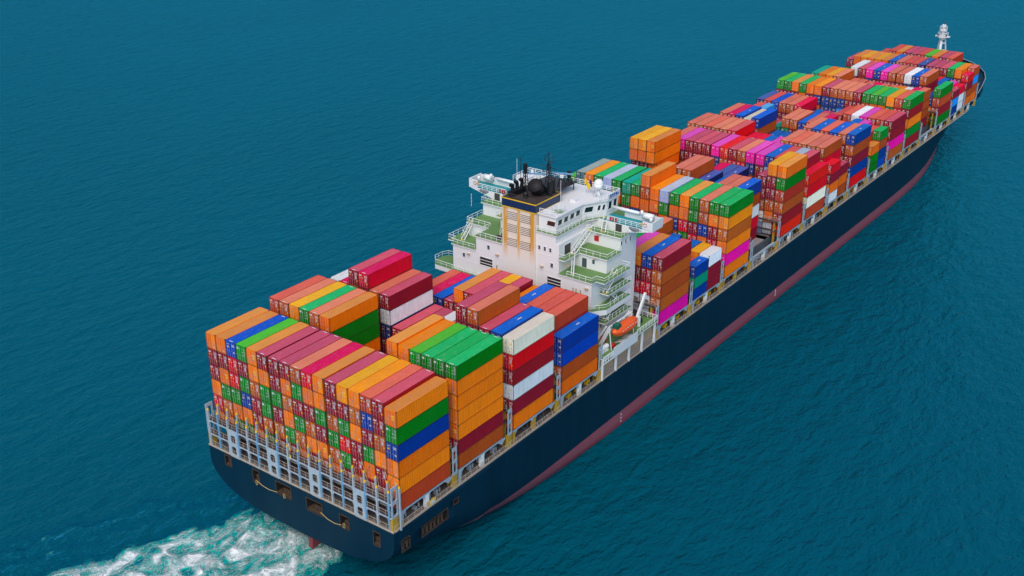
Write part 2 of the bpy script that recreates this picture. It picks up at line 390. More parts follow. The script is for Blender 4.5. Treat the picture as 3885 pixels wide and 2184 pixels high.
def half(x, z):
    if x < 110:
        zb = interp(ZBOT, x); zv = interp(ZVER, x)
        if z >= zv: return BM
        t = min(1.0, max(0.0, (zv - z) / (zv - zb))); return BM * max(0.0, 1 - t ** 2.3) ** (1 / 3.0)
    yd = interp(YD, x); yw = interp(YW, x)
    t = max(0.0, min(1.0, (z - 0.5) / 14.5)); return max(0.0, yw + (yd - yw) * t ** 1.7)
stx = [-2, 0, 2, 5, 8, 11, 14, 18, 22, 26, 30, 36, 42, 48, 54, 60, 68, 76, 90, 120, 160, 200, 222, 232, 242, 252, 262, 272, 282, 290, 296, 300, 304, 308, 312, 316, 320, 324, 328, 331, 334, 336.5, 339, 341, 343, 344.5, 345.6, 346.5]
NL = 22
hv = []; hf = []
def ring(x):
    top = interp(TOPZ, x); zb = max(-3.0, interp(ZBOT, x)) if x < 110 else -3.0
    r = []
    for k in range(NL + 1):
        t = k / NL; t = t ** 1.6 if x < 30 and zb > -2.9 else t
        z = zb + (top - zb) * t; r.append((half(x, z), z))
    if r[0][0] < 0.02 or (x < 110 and zb > -2.99): r[0] = (0.0, r[0][1])
    pts = [(x, -y, z) for y, z in reversed(r)] + [(x, y, z) for y, z in r]    # starboard top -> bottom -> port top
    return pts
rings = [ring(x) for x in stx]; nr = 2 * (NL + 1)
for r in rings: hv += r
for i in range(len(stx) - 1):
    for j in range(nr):
        a = i * nr + j; b = i * nr + (j + 1) % nr
        hf.append((a, b, b + nr, a + nr))
hf.append(tuple(range(nr - 1, -1, -1))); hf.append(tuple((len(stx) - 1) * nr + j for j in range(nr)))
import bmesh
def clean(me_, dist=0.004):
    bm = bmesh.new(); bm.from_mesh(me_); bmesh.ops.remove_doubles(bm, verts=bm.verts, dist=dist)
    bmesh.ops.dissolve_degenerate(bm, edges=bm.edges, dist=1e-4)
    bmesh.ops.recalc_face_normals(bm, faces=bm.faces); bm.to_mesh(me_); bm.free()
hm = bpy.data.meshes.new('hull'); hm.from_pydata(hv, [], hf); clean(hm)
hm.materials.append(M['hull']); hm.materials.append(M['recess'])
hull = bpy.data.objects.new('hull', hm); COL.objects.link(hull)
# mooring openings cut through the shell
TR_HOLES = [(16.8, 12.3, 0.75, 0.95), (9.8, 11.9, 0.75, 1.2), (3.1, 11.8, 1.75, 1.15), (-4.1, 11.5, 1.75, 1.15), (-10.9, 11.4, 0.95, 1.15), (-17.9, 11.2, 0.65, 1.25)]
SD_HOLES = [(0.6, 10.3, 0.9, 1.05), (7.8, 10.2, 3.2, 0.95), (13.2, 11.3, 0.6, 0.4)]
cm = MB()
for y, z, hw, hh in TR_HOLES: cm.box(-4, 0.4, y - hw, y + hw, z - hh, z + hh, 1)
for x, z, hw, hh in SD_HOLES: cm.box(x - hw, x + hw, -24, -19.6, z - hh, z + hh, 1)
cme = cm.mesh('cut', ['hull', 'recess']); cut = bpy.data.objects.new('cut', cme); COL.objects.link(cut)
bo = hull.modifiers.new('b', 'BOOLEAN'); bo.operation = 'DIFFERENCE'; bo.object = cut; bo.solver = 'EXACT'
dg = bpy.context.evaluated_depsgraph_get()
nm = bpy.data.meshes.new_from_object(hull.evaluated_get(dg))
hull.modifiers.clear()
if len(nm.polygons) > len(hm.polygons) * 0.7: hull.data = nm
bpy.data.objects.remove(cut)
me = hull.data
while len(me.materials) < 2: me.materials.append(M['recess'])
me.name = 'hull'
import numpy as np
for p in me.polygons:
    p.use_smooth = False
    c = p.center; n_ = p.normal
    if c.z < ZD - 0.5 and ((c.x > -1.9 and c.x < 0.6 and abs(c.y) < 20.5 and c.z > 9) or (abs(c.y) < 21.5 and c.y < -19.4 and -0.6 < c.x < 14.2 and c.z > 8.8 and abs(n_.y) < 0.99 and half(c.x, c.z) - abs(c.y) > 0.1)):
        p.material_index = 1
    elif c.x > 3: p.use_smooth = abs(n_.z) < 0.9
hull.parent = ship
# deck plate and rim sit on top of the shell
mb = MB(); mb.box(-1.8, 296, -21.35, 21.35, ZD - 0.2, ZD + 0.03); deck = mb.build('main_deck', 'deck', ship)
mb = MB()
for s_ in (-1, 1):
    mb.box(-2.02, 294, s_ * 21.38, s_ * 21.66, ZD - 0.05, ZD + 0.22)
mb.box(-2.06, -1.8, -21.66, 21.66, ZD - 0.05, ZD + 0.2)
mb.build('deck_edge_plate', 'brown_rail', deck)
# forecastle: inner deck, ribs, machinery
mb = MB(); pl = [(x, -interp(YD, x) + 1.2) for x in (300, 312, 322, 330, 336, 341)]
mb.prism(pl + [(343, 0)] + [(x, -y) for x, y in reversed(pl)], 15.0, 18.35)
fore = mb.build('forecastle_deck', 'deck', ship)
mb = MB()
pr_ = [(x, interp(YD, x) + 0.10, interp(TOPZ, x)) for x in (306, 310, 314, 318, 322, 326, 330, 333, 336, 339, 341, 343, 344.5, 346)]
for s_ in (-1, 1):
    pts = [(x, s_ * y, z + 0.85) for x, y, z in pr_] + [(347, 0, 20.2)]
    mb.tube(pts, 0.11, 6)
mb.build('bulwark_rail', 'blue_grey', fore)
mb = MB()
for s_ in (-1, 1):
    for a, b in zip(pr_[:-1], pr_[1:]):
        p0 = Vector((a[0], s_ * a[1], a[2] - 0.4)); p1 = Vector((b[0], s_ * b[1], b[2] - 0.4)); q1 = p1 + Vector((0, 0, 1.2)); q0 = p0 + Vector((0, 0, 1.2))
        inw = Vector((0, -s_ * 0.08, 0)); mb.ext([p0, p1, q1, q0], inw)
        m_ = p0.lerp(p1, 0.5); mb.ext([m_, m_ + Vector((0, 0, 1.1)), m_ + Vector((0, -s_ * 1.0, 0))], (0.12, 0, 0))
mb.build('bulwark', 'hull', fore)
mb = MB()
for s_ in (-1, 1):
    mb.cyl((325, s_ * 5, 19.2), (325, s_ * 9, 19.2), 0.9, n=12); mb.box(323.6, 326.4, s_ * 4.4, s_ * 5, 18.3, 20); mb.box(323.6, 326.4, s_ * 9, s_ * 9.6, 18.3, 20)
    mb.cyl((333, s_ * 7, 18.3), (333, s_ * 7, 19.4), 0.45); mb.cyl((334.4, s_ * 7, 18.3), (334.4, s_ * 7, 19.4), 0.45)
    mb.cyl((317, s_ * 12.5, 18.3), (317, s_ * 12.5, 19.5), 0.5); mb.box(318.5, 321, s_ * 13.2, s_ * 11, 18.3, 19.6)
mb.build('anchor_windlass', 'tan', fore)
# breakwater ahead of the foremost bay
mb = MB(); mb.ext([(318.6, -15, 18.3), (318.6, 15, 18.3), (317.9, 15, 21.2), (317.9, -15, 21.2)], (0.15, 0, 0)); mb.build('breakwater', 'blue_grey', fore)
# foremast
mb = MB(); mb.cyl((328.4, 0.5, 18.3), (327.4, 0.2, 31.0), 0.75, 0.42, 10)
mast = mb.build('foremast', 'white', ship, True)
mb = MB()
for s_ in (-1.0,): mb.cyl((331.2, s_ * 1.9, 18.3), (327.9, s_ * 0.9, 31.0), 0.32, 0.24, 8)
mb.cyl((330.6, 2.6, 18.3), (328.0, 0.9, 31.0), 0.3, 0.22, 8)
for z, k in ((22.0, 1), (25.6, 0.8), (28.4, 0.6)): mb.box(327.9, 330.3 - (z - 22) * 0.2, -1.6 * k, 0.9 * k, z, z + 0.35)
mb.build('mast_leg', 'white', mast)
mb = MB()
oct_ = lambda cx, cy, r: [(cx + r * math.cos(i * math.pi / 4 + 0.39), cy + r * math.sin(i * math.pi / 4 + 0.39)) for i in range(8)]
mb.prism(oct_(327.5, 0, 1.9), 30.9, 31.5); mb.prism(oct_(327.5, 0, 1.2), 30.2, 30.9); mb.box(326.9, 328.1, -2.6, 2.6, 31.0, 31.4)
mb.build('lower_mast_platform', 'white', mast)
railing('mast_railing', [(x, y, 31.5) for x, y in oct_(327.5, 0, 1.85)], mast, 1.1, 1.0, closed=True, t=0.1)
mb = MB(); mb.cyl((327.4, 0, 31.5), (327.2, 0, 35.4), 0.5, 0.35); mb.prism(oct_(327.2, 0, 1.35), 33.3, 33.8); mb.prism(oct_(327.2, 0, 0.7), 34.9, 35.6); mb.build('upper_mast_platform', 'white', mast)
railing('mast_railing', [(x, y, 33.8) for x, y in oct_(327.2, 0, 1.3)], mast, 1.1, 0.8, closed=True, t=0.1)
mb = MB(); mb.cyl((327.2, 0, 35.6), (327.2, 0, 36.6), 0.14); 
for y in (-1.6, 1.4): mb.box(326.0, 326.5, y - 0.2, y + 0.2, 31.6, 32.2)
mb.build('navigation_light', 'steel_dark', mast)
# rudder
mb = MB(); mb.ext([(-0.4, -0.45, -3), (5.5, -0.6, -3), (5.5, -0.4, 3.6), (0.6, -0.3, 3.6)], (0, 0.9, 0)); mb.build('rudder', 'rudder', ship)

# fittings in the mooring openings
for y, z, hw, hh in TR_HOLES:
    mb = MB(); t = 0.12
    mb.box(-2.07, -1.95, y - hw - t, y + hw + t, z + hh, z + hh + t); mb.box(-2.07, -1.95, y - hw - t, y + hw + t, z - hh - t, z - hh)
    mb.box(-2.07, -1.95, y - hw - t, y - hw, z - hh, z + hh); mb.box(-2.07, -1.95, y + hw, y + hw + t, z - hh, z + hh)
    mb.box(-1.9, -0.4, y - hw, y + hw, z - hh, z - hh + 0.25)
    for k in range(max(1, int(hw * 1.3))):
        yy = y - hw + 0.5 + k * 0.9 + 0.1; mb.cyl((-1.5, yy, z - hh + 0.2), (-1.5, yy, z - hh + 1.1), 0.16)
        mb.cyl((-1.5, yy + 0.45, z - hh + 0.2), (-1.5, yy + 0.45, z - hh + 1.1), 0.16); mb.box(-1.7, -1.3, yy - 0.2, yy + 0.65, z - hh + 1.05, z - hh + 1.2)
    mb.build('mooring_fairlead', 'rustframe', hull)
for x, z, hw, hh in SD_HOLES:
    mb = MB(); t = 0.12; yy = -21.66
    mb.box(x - hw - t, x + hw + t, yy, yy + 0.1, z + hh, z + hh + t); mb.box(x - hw - t, x + hw + t, yy, yy + 0.1, z - hh - t, z - hh)
    mb.box(x - hw - t, x - hw, yy, yy + 0.1, z - hh, z + hh); mb.box(x + hw, x + hw + t, yy, yy + 0.1, z - hh, z + hh)
    if hw > 0.8:
        for k in range(max(1, int(hw * 0.95))):
            xx = x - hw + 0.6 + k * 1.9; mb.cyl((xx, -21.2, z - hh), (xx, -21.2, z + 0.3), 0.25); mb.cyl((xx + 0.9, -21.2, z - hh), (xx + 0.9, -21.2, z + 0.3), 0.25); mb.box(xx - 0.3, xx + 1.2, -21.45, -20.95, z + 0.2, z + 0.45)
    mb.build('mooring_fairlead', 'rustframe', hull)
def rope(pts, r=0.06):
    mb = MB(); mb.tube(pts, r, 5); return mb.build('mooring_rope', 'rope', hull)
rope([(-2.15, 9.6, 11.2), (-2.2, 8.2, 10.75), (-2.2, 6.6, 10.6), (-2.15, 4.6, 10.85)]); rope([(-2.15, -5.6, 11.1), (-2.2, -7.2, 10.5), (-2.2, -8.8, 10.35), (-2.15, -10.2, 10.6)])
for y in (9.6, 2.9, -10.9):
    a = [(-2.2, y + 0.22 * math.sin(t), 10.9 + 0.45 * math.cos(t) - 0.1) for t in [i * math.pi / 6 for i in range(13)]]; rope(a, 0.05)
# draught marks near midships
mb = MB()
for i, z in enumerate((0.7, 1.5, 2.3)): mb.box(66.0, 66.35, -21.64, -21.61, z, z + 0.3)
for i, z in enumerate((1.2, 2.2)): mb.box(140, 140.3, -21.64, -21.61, z, z + 0.8)
mb.build('draught_mark', 'decal', hull)

# ------------------------------------------------------------------ stern lashing frame
NPOST = 18; py = [21.0 - 2.455 * i for i in range(NPOST)]
mb = MB(); mb.box(-1.85, -0.55, -21.3, 21.2, 18.95, 19.12); mb.box(-1.85, -0.55, -21.3, 21.2, 16.3, 16.45); mb.box(-1.2, -1.0, -21.3, 21.2, 18.6, 18.95)
stern = mb.build('stern_lashing_platform', 'grating', ship)
mb = MB(); mb.box(-1.98, -1.86, -21.4, 21.3, 18.86, 19.06); mb.box(-1.98, -1.86, -21.4, 21.3, 16.24, 16.44); mb.build('platform_edge', 'blue_grey', stern)
PL = {2, 6, 10, 14}
for i, y in enumerate(py):
    mb = MB(); mb.box(-2.0, -1.7, y - 0.14, y + 0.14, ZD, 21.0); mb.cyl((-1.85, y, 21.0), (-1.85, y, 21.35), 0.22, 0.1, 8, 1)
    for zz in (18.95, 16.3):       # knee brackets
        for sg in (-1, 1): mb.ext([(-1.95, y, zz - 0.2), (-1.95, y + sg * 0.45, zz - 0.2), (-1.95, y, zz - 0.65)], (0.1, 0, 0), 0)
    mb.build('frame_post', ['blue_post' if i % 2 else 'blue_grey', 'yellow'], stern)
    mb = MB(); mb.box(-0.75, -0.5, y - 1.3, y - 1.05, ZD, 21.6); mb.cyl((-0.62, y - 1.17, 21.6), (-0.62, y - 1.17, 21.95), 0.2, 0.1, 8, 1); mb.build('inner_post', ['blue_grey', 'yellow'], stern)
    if i in PL:
        mb = MB(); holed_plate(mb, (-2.03, py[i + 1] + 0.16, ZD - 0.15), (0, 1, 0), (0.14, 0, 0), 2.455 - 0.32, dict(H=5.15, side=0.5, holes=[(0.55, 2.15), (2.85, 4.35)]), 1.0)
        mb.build('framed_plate', 'blue_grey', stern)
for z in (19.12, 16.45, ZD + 0.05): railing('stern_railing', [(-1.9, 21.2, z), (-1.9, -21.2, z)], stern, 1.05, 1.23, 'brown_rail', 0.045, 2)
railing('stern_railing', [(-0.55, 21.2, 19.12), (-0.55, -21.2, 19.12)], stern, 1.05, 1.23, 'brown_rail', 0.05)
mb = MB()
for i in range(NPOST - 1):
    y = py[i]
    if i % 2 == 0:
        mb.bar((-0.55, y - 0.3, 19.3), (-0.1, y - 2.1, 23.4), 0.06); mb.bar((-0.55, y - 2.1, 19.3), (-0.1, y - 0.3, 23.4), 0.06)
    else:
        mb.bar((-0.55, y - 0.4, 19.3), (-0.1, y - 1.4, 21.4), 0.06); mb.bar((-0.55, y - 2.0, 19.3), (-0.1, y - 1.0, 21.4), 0.06)
mb.build('lashing_rods', 'rope', stern)
for s_ in (1, -1):
    mb = MB(); holed_plate(mb, (-2.0, s_ * 21.45, 16.4), (1, 0, 0), (0, -s_ * 0.15, 0), 1.5, dict(H=5.6, side=0.28, holes=[(0.4, 2.4), (3.0, 5.0)]), 1.0)
    mb.build('end_plate', 'blue_grey', stern)
    mb = MB(); mb.box(-1.95, -0.7, s_ * 21.5, s_ * 20.9, ZD, 16.3); mb.build('corner_post', 'rusty_yellow', stern)
# ensign on the stern rail
# ------------------------------------------------------------------ bays
BX = dict(A=0.0, B=14.42, C=29.52, D=44.43, E=80.45, F=95.3, G=109.75, H=124.9, I=139.9, J=154.9, K=169.8, L=184.6, M=199.7, N=214.7, O=229.3, S=244.5, P=259.5, Q=274.4, R=289.3, U=304.1)
BORD = list('ABCDEFGHIJKLMNOSPQRU')
def rowy(r): return 21.42 - 2.495 * r - (0.24 if r >= 6 else 0) - (0.24 if r >= 11 else 0)   # port edge of the row
# side girders, pillars, coaming and lashing bridges
mb = MB()
for s_ in (-1, 1): mb.box(-0.3, 57.5, s_ * 18.6, s_ * 18.9, ZD, ZB - 0.15); mb.box(79.5, 317, s_ * 18.6, s_ * 18.9, ZD, ZB - 0.15)
coam = mb.build('hatch_coaming', 'coaming', ship)
for b in BORD[:-1]:
    x0 = BX[b]
    mb = MB(); mb.box(x0 + 0.05, x0 + 12.15, -18.5, 18.5, ZB - 0.45, ZB - 0.08); mb.build('hatch_cover', 'hatch', coam)
for b in BORD[:-1]:
    x0 = BX[b]
    mb = MB()
    mb.box(x0 + 0.1, x0 + 12.1, -21.35, -20.9, ZB - 0.5, ZB - 0.12)
    for k, xx in enumerate((x0 + 0.1, x0 + 6.0, x0 + 11.6)):
        for sg in (-1, 1):
            if x0 - 0.5 < xx + sg * 0.9 < x0 + 12.8: mb.ext([(xx + 0.25, -21.33, ZB - 0.5), (xx + 0.25 + sg * 1.1, -21.33, ZB - 0.5), (xx + 0.25, -21.33, ZB - 1.4)], (0, 0.3, 0))
    g = mb.build('side_girder', 'blue_grey', ship)
    for k, xx in enumerate((x0 + 0.1, x0 + 6.0)):
        mb = MB(); mb.box(xx, xx + 0.55 + 0.3 * k, -21.36, -20.8, ZD, ZB - 0.5); mb.build('support_pillar', ['blue_grey', 'rail'][k] if b not in 'CGKO' else 'rusty_yellow', g)
    mb = MB()
    for k in range(4):
        xx = x0 + 1.0 + 2.9 * k + random.random(); hh = 0.5 + random.random()
        mb.box(xx, xx + 0.5, -20.3, -19.6, ZD, ZD + hh); mb.cyl((xx + 1.2, -20, ZD), (xx + 1.2, -20, ZD + 0.8), 0.16)
    mb.build('deck_vent', random.choice(['blue_grey', 'yellow', 'coaming', 'blue_post']), g)
railing('deck_railing', [(-1.7, -21.5, ZD + 0.05), (59.0, -21.5, ZD + 0.05)], ship, 1.05, 1.6, 'brown_rail', 0.06)
railing('deck_railing', [(79.0, -21.5, ZD + 0.05), (296, -21.5, ZD + 0.05)], ship, 1.05, 1.6, 'brown_rail', 0.07)
mb = MB(); mb.box(6.4, 8.2, -21.63, -21.57, ZD + 0.2, ZD + 1.15); mb.box(6.8, 7.8, -21.66, -21.63, ZD + 0.4, ZD + 0.95, 1); mb.build('rail_board', ['yellow', 'decal'], deck)
mb = MB(); 
for i, (xx, l) in enumerate(((7.6, 1.3), (3.2, 0.7))): mb.box(xx - 3.2 * i, xx - 3.2 * i + l * 0.5, -21.4, -21.0, ZD + 0.1, ZD + 0.8)
mb.build('mooring_bollard', 'yellow', deck)
gaps = [(BX[b] - 1.15, b) for b in 'BCD'] + [(57.6, 'D2')] + [(79.2, 'E')] + [(BX[b] - 1.35, b) for b in BORD[5:]]
for gx, b in gaps:
    mb = MB(); mb.box(gx - 0.5, gx + 0.5, -21.2, 21.2, 18.85, 19.0); mb.box(gx - 0.5, gx + 0.5, -21.2, 21.2, 21.3, 21.45)
    lb = mb.build('lashing_bridge', 'grating', ship)
    mb = MB(); holed_plate(mb, (gx - 0.55, -21.55, ZB - 0.4), (1, 0, 0), (0, 0.14, 0), 1.1, dict(H=5.2, side=0.24, holes=[(0.5, 2.3), (2.9, 4.5)]), 1.0)
    mb.build('end_plate', 'blue_grey', lb)
    mb = MB(); mb.box(gx - 0.5, gx + 0.5, -21.5, -20.9, ZD, ZB - 0.42); mb.build('base_post', 'rusty_yellow', lb)
    for k in range(9):
        y = -20.2 + k * 5.05
        mb = MB(); mb.box(gx - 0.42, gx - 0.2, y - 0.12, y + 0.12, ZD, 21.3); mb.box(gx + 0.2, gx + 0.42, y - 0.12, y + 0.12, ZD, 21.3); mb.build('bridge_post', 'rusty_yellow' if k < 4 else 'blue_grey', lb)
    railing('bridge_railing', [(gx - 0.48, -21.2, 21.45), (gx - 0.48, 21.2, 21.45)], lb, 1.0, 2.5, 'brown_rail', 0.06)

# ------------------------------------------------------------------ superstructure
XA, XF, HW = 60.7, 77.0, 17.0
L5, L4, L3, L2, L1, LW, LR = 26.7, 29.4, 32.4, 35.5, 38.4, 40.15, 43.7
mb = MB()
mb.box(XA, XF, -HW, HW, ZD, L3)
mb.box(66.0, XF, -HW, HW, L3 + 0.0, L2); mb.box(XA + 0.002, 66.0, -9.4, 10.9, L3, L2)
mb.box(71.0, XF, -HW + 0.002, HW - 0.002, L2, L1); mb.box(XA + 0.004, 71.0, -9.4, 4.0, L2, L1); mb.box(67.0, 71.0, 4.0, 9.4, L2, L1)
mb.box(73.3, XF, -14.0, 14.0, L1, LW - 0.15); mb.box(XA + 0.006, 73.3, -8.6, 4.0, L1, LW - 0.15); mb.box(68.0, 73.3, 4.0, 8.6, L1, LW - 0.15)
house = mb.build('superstructure', 'white', ship)
# horizontal weld seams and kick plates as thin proud strips
mb = MB()
for z in (20.6, 23.6, L5, L4): mb.box(XA - 0.03, XA, -HW, HW, z - 0.05, z + 0.05); mb.box(XA, XF, -HW - 0.03, -HW, z - 0.05, z + 0.05)
for z in (L3 + 0.02, L2 + 0.02): mb.box(XA - 0.03, XA, -9.4, -4.1, z - 0.05, z + 0.05)
mb.build('plate_seam', 'white', house)
def deckplate(poly, z, name='terrace_deck', mat='green', fascia=0.22):
    mb = MB(); mb.prism(poly, z, z + 0.05, 0); 
    if fascia: mb.prism(poly, z - fascia, z - 0.003, 1)
    return mb.build(name, [mat, 'white'], house)
def mir(poly): return [(x, -y) for x, y in reversed(poly)]
e = 0.25
t3 = [(XA - e, -9.42), (65.98, -9.42), (65.98, -17.02), (71.4, -17.02), (71.4, -19.2), (61.8, -19.2), (61.8, -17.3), (XA - e, -17.3)]
t2s = [(XA - e, -9.42), (XA - e, -10.9), (65.6, -10.9), (65.6, -17.3), (70.98, -17.3), (70.98, -9.42)]
t2p = [(XA - e, 4.02), (66.98, 4.02), (66.98, 9.42), (70.98, 9.42), (70.98, 17.3), (65.6, 17.3), (65.6, 11.15), (XA - e, 11.15)]
t1 = [(70.6, -9.42), (70.6, -17.3), (73.28, -17.3), (73.28, -9.42)]
t1b = [(66.0, 4.02), (66.0, 9.8), (70.6, 9.8), (70.6, 17.3), (73.28, 17.3), (73.28, 8.62), (67.9, 8.62), (67.9, 4.02)]
deckplate(t3, L3); t3p = [(x, -y) for x, y in t3]; t3p[0] = (XA - e, 10.92); t3p[1] = (65.98, 10.92); deckplate(t3p[::-1], L3)
deckplate(t2s, L2); deckplate(t2p, L2); deckplate(t1, L1); deckplate(t1b, L1)
t4 = [(63.4, -17.03), (63.4, -19.2), (72.0, -19.2), (72.0, -17.03)]; deckplate(t4, L4)
t5 = [(XA - 0.5, -9), (XA - 0.5, -17.6), (62.6, -19.4), (71.5, -19.4), (71.5, -17.03), (XA - 0.03, -17.03), (XA - 0.03, -9)]; deckplate(t5, L5, fascia=1.1)
t5p = [(XA - 0.03, 2.0), (XA - 0.03, 17.03), (65.6, 17.03), (65.6, 22.3), (64.2, 23.0), (61.8, 23.0), (XA - 0.6, 21.5), (XA - 1.3, 2.0)]; deckplate(t5p, L5, fascia=1.0)
t6 = [(62.5, -17.03), (62.5, -19.2), (72.5, -19.2), (72.5, -17.03)]; deckplate(t6, 23.6)
# railings along the terraces
def rl(pts, z): railing('terrace_railing', [(x, y, z + 0.05) for x, y in pts], house, 1.05, 1.5, t=0.065, n=2)
rl([(XA - 0.2, -11.4), (XA - 0.2, -17.2), (61.9, -17.2), (61.9, -19.1), (71.3, -19.1), (71.3, -17.3)], L3)
rl([(XA - 0.2, 11.1), (XA - 0.2, 17.2), (61.9, 17.2), (61.9, 19.1), (71.3, 19.1)], L3)
rl([(XA - 0.2, -9.5), (XA - 0.2, -10.8), (64.0, -10.8)], L2); rl([(65.7, -10.8), (65.7, -17.2), (70.9, -17.2)], L2)
rl([(XA - 0.2, 4.2), (XA - 0.2, 11.0), (65.7, 11.0), (65.7, 17.2), (70.9, 17.2)], L2)
rl([(70.7, -9.5), (70.7, -17.2), (73.2, -17.2)], L1); rl([(66.1, 4.1), (66.1, 9.7), (68.4, 9.7)], L1); rl([(70.7, 9.9), (70.7, 17.2), (73.2, 17.2)], L1)
rl([(63.5, -17.1), (63.5, -19.1), (71.9, -19.1)], L4)
rl([(XA - 0.4, -12.0), (XA - 0.4, -17.5), (62.6, -19.3), (71.4, -19.3)], L5)
rl([(XA - 1.15, 3.0), (XA - 0.5, 21.4), (61.8, 22.9), (64.2, 22.9), (65.5, 22.2), (65.5, 17.2)], L5)
rl([(62.6, -17.1), (62.6, -19.1), (72.4, -19.1)], 23.6)
# brackets under the port deck
mb = MB()
for y in (19.5, 15.0): mb.ext([(61.6, y, L5 - 1.0), (64.8, y, L5 - 1.0), (64.8, y - 1.5, L5 - 4.2), (62.6, y - 1.5, L5 - 4.2)], (0, 0.4, 0))
mb.build('deck_bracket', 'white', house)
# stairs
stair('stair', (61.6, -12.0, L3 + 0.05), (64.8, -10.1, L2 + 0.05), 0.9, Vector((1.9, 3.2, 0)).normalized() * 1, house)
stair('stair', (64.2, -10.3, L2 + 0.05), (70.8, -9.9, L1 + 0.05), 0.9, (0, 1, 0), house)
stair('stair', (71.4, -12.6, L1 + 0.05), (74.0, -11.6, LW + 0.3), 0.9, (0, 1, 0), house)
stair('stair', (66.4, 8.9, L1 + 0.05), (70.6, 9.2, LW + 0.2), 0.9, (0, 1, 0), house); stair('stair', (63.6, 6.6, L2 + 0.05), (66.4, 6.8, L1 + 0.05), 0.9, (0, 1, 0), house)
stair('stair', (63.2, 16.4, L3 + 0.05), (66.2, 16.3, L2 + 0.05), 0.8, (0, 1, 0), house)
stair('stair', (63.8, -18.1, L4 + 0.05), (67.4, -18.1, L3 + 0.05), 0.8, (0, 1, 0), house); stair('stair', (67.6, -18.2, L5 + 0.05), (64.4, -18.2, L4 + 0.05), 0.8, (0, 1, 0), house)
stair('stair', (64.0, -18.2, 23.65), (67.5, -18.2, L5 + 0.05), 0.8, (0, 1, 0), house)
# windows and doors of the house
def window(kind, c, wd, ht, nrm, glass='teal_glass', name='window', frame='white'):
    """nrm: 'a' faces aft, 's' faces starboard"""
    x, y, z = c; mb = MB(); t = 0.07
    if nrm == 'a':
        mb.box(x - 0.03, x + 0.05, y - wd / 2, y + wd / 2, z - ht / 2, z + ht / 2, 0)
        for a in ((-1, -1), (1, 1)):
            mb.box(x - 0.07, x + 0.02, y + a[0] * wd / 2 - (t if a[0] < 0 else 0), y + a[0] * wd / 2 + (t if a[0] > 0 else 0), z - ht / 2 - t, z + ht / 2 + t, 1)
            mb.box(x - 0.07, x + 0.02, y - wd / 2, y + wd / 2, z + a[0] * ht / 2 - (t if a[0] < 0 else 0), z + a[0] * ht / 2 + (t if a[0] > 0 else 0), 1)
    else:
        mb.box(x - wd / 2, x + wd / 2, y - 0.03, y + 0.05, z - ht / 2, z + ht / 2, 0)
        for a in (-1, 1):
            mb.box(x + a * wd / 2 - (t if a < 0 else 0), x + a * wd / 2 + (t if a > 0 else 0), y - 0.07, y + 0.02, z - ht / 2 - t, z + ht / 2 + t, 1)
            mb.box(x - wd / 2, x + wd / 2, y - 0.07, y + 0.02, z + a * ht / 2 - (t if a < 0 else 0), z + a * ht / 2 + (t if a > 0 else 0), 1)
    return mb.build(name, [glass, frame], kind)
for y in (-4.8, -6.1, -7.4): window(house, (XA, y, 36.8), 0.5, 0.85, 'a')
for y, z in ((-7.8, 33.7), (7.7, 33.7), (14.1, 30.5), (-13.2, 28.2)): window(house, (XA, y, z), 0.6, 0.9, 'a')
window(house, (66.0, -14.0, 34.2), 0.6, 0.9, 'a'); window(house, (66.0, -11.9, 33.5), 1.1, 2.0, 'a', name='door')
window(house, (71.0, -11.4, 36.9), 0.9, 1.0, 'a', 'red', 'fire_cabinet', 'red')
for x in (71.2, 72.8, 74.4): window(house, (x, -HW, 37.1), 0.45, 0.9, 's', 'glass')
for x, z in ((66.5, 30.6), (69.5, 30.6), (67.8, 27.9), (66.2, 24.9), (69.8, 25.0), (72.5, 22.4), (64.5, 21.8), (68.4, 22.0)): window(house, (x, -HW, z), 0.45, 0.8, 's')
window(house, (63.6, -9.4, 36.6), 2.2, 2.2, 's', 'steel_dark', 'door'); 
window(house, (73.3, -13.0, 39.3), 0.01, 0.01, 'a')
for y in (-8.4, 8.3):
    mb = MB(); mb.box(XA - 0.02, XA + 0.05, y - 1.6, y + 1.6, 29.3, 31.3, 0)
    for z in (29.25, 29.9, 30.55, 31.2): mb.box(XA - 0.09, XA - 0.021, y - 1.6, y + 1.6, z, z + 0.1, 1)
    for yy in (y - 1.7, y + 1.6): mb.box(XA - 0.12, XA - 0.001, yy, yy + 0.1, 29.2, 31.35, 1)
    mb.build('ventilation_opening', ['vent', 'white'], house)
# small fittings: lamps, pipes, hose boxes on the aft wall
mb = MB()
for y, z in ((-11.6, 34.6), (-16.0, 30.9), (-5.5, 32.9), (5.4, 32.6), (12.8, 31.0)): mb.box(XA - 0.5, XA, y - 0.35, y + 0.35, z, z + 0.14)
for y, z in ((-12.0, 37.9), (-14.5, 35.1)): mb.box(70.5 if z > 36 else 65.5, 71.0 if z > 36 else 66.0, y - 0.4, y + 0.4, z, z + 0.14)
for y in (-12.9, -13.6, -14.6, 5.6): mb.bar((XA - 0.15, y, 28.6), (XA - 0.15, y, 30.4), 0.16)
mb.build('wall_fitting', 'tan', house)
mb = MB(); mb.box(61.4, 62.2, 4.6, 6.4, L2 + 0.06, L2 + 0.8, 0); mb.build('deck_locker', 'steel_dark', house)

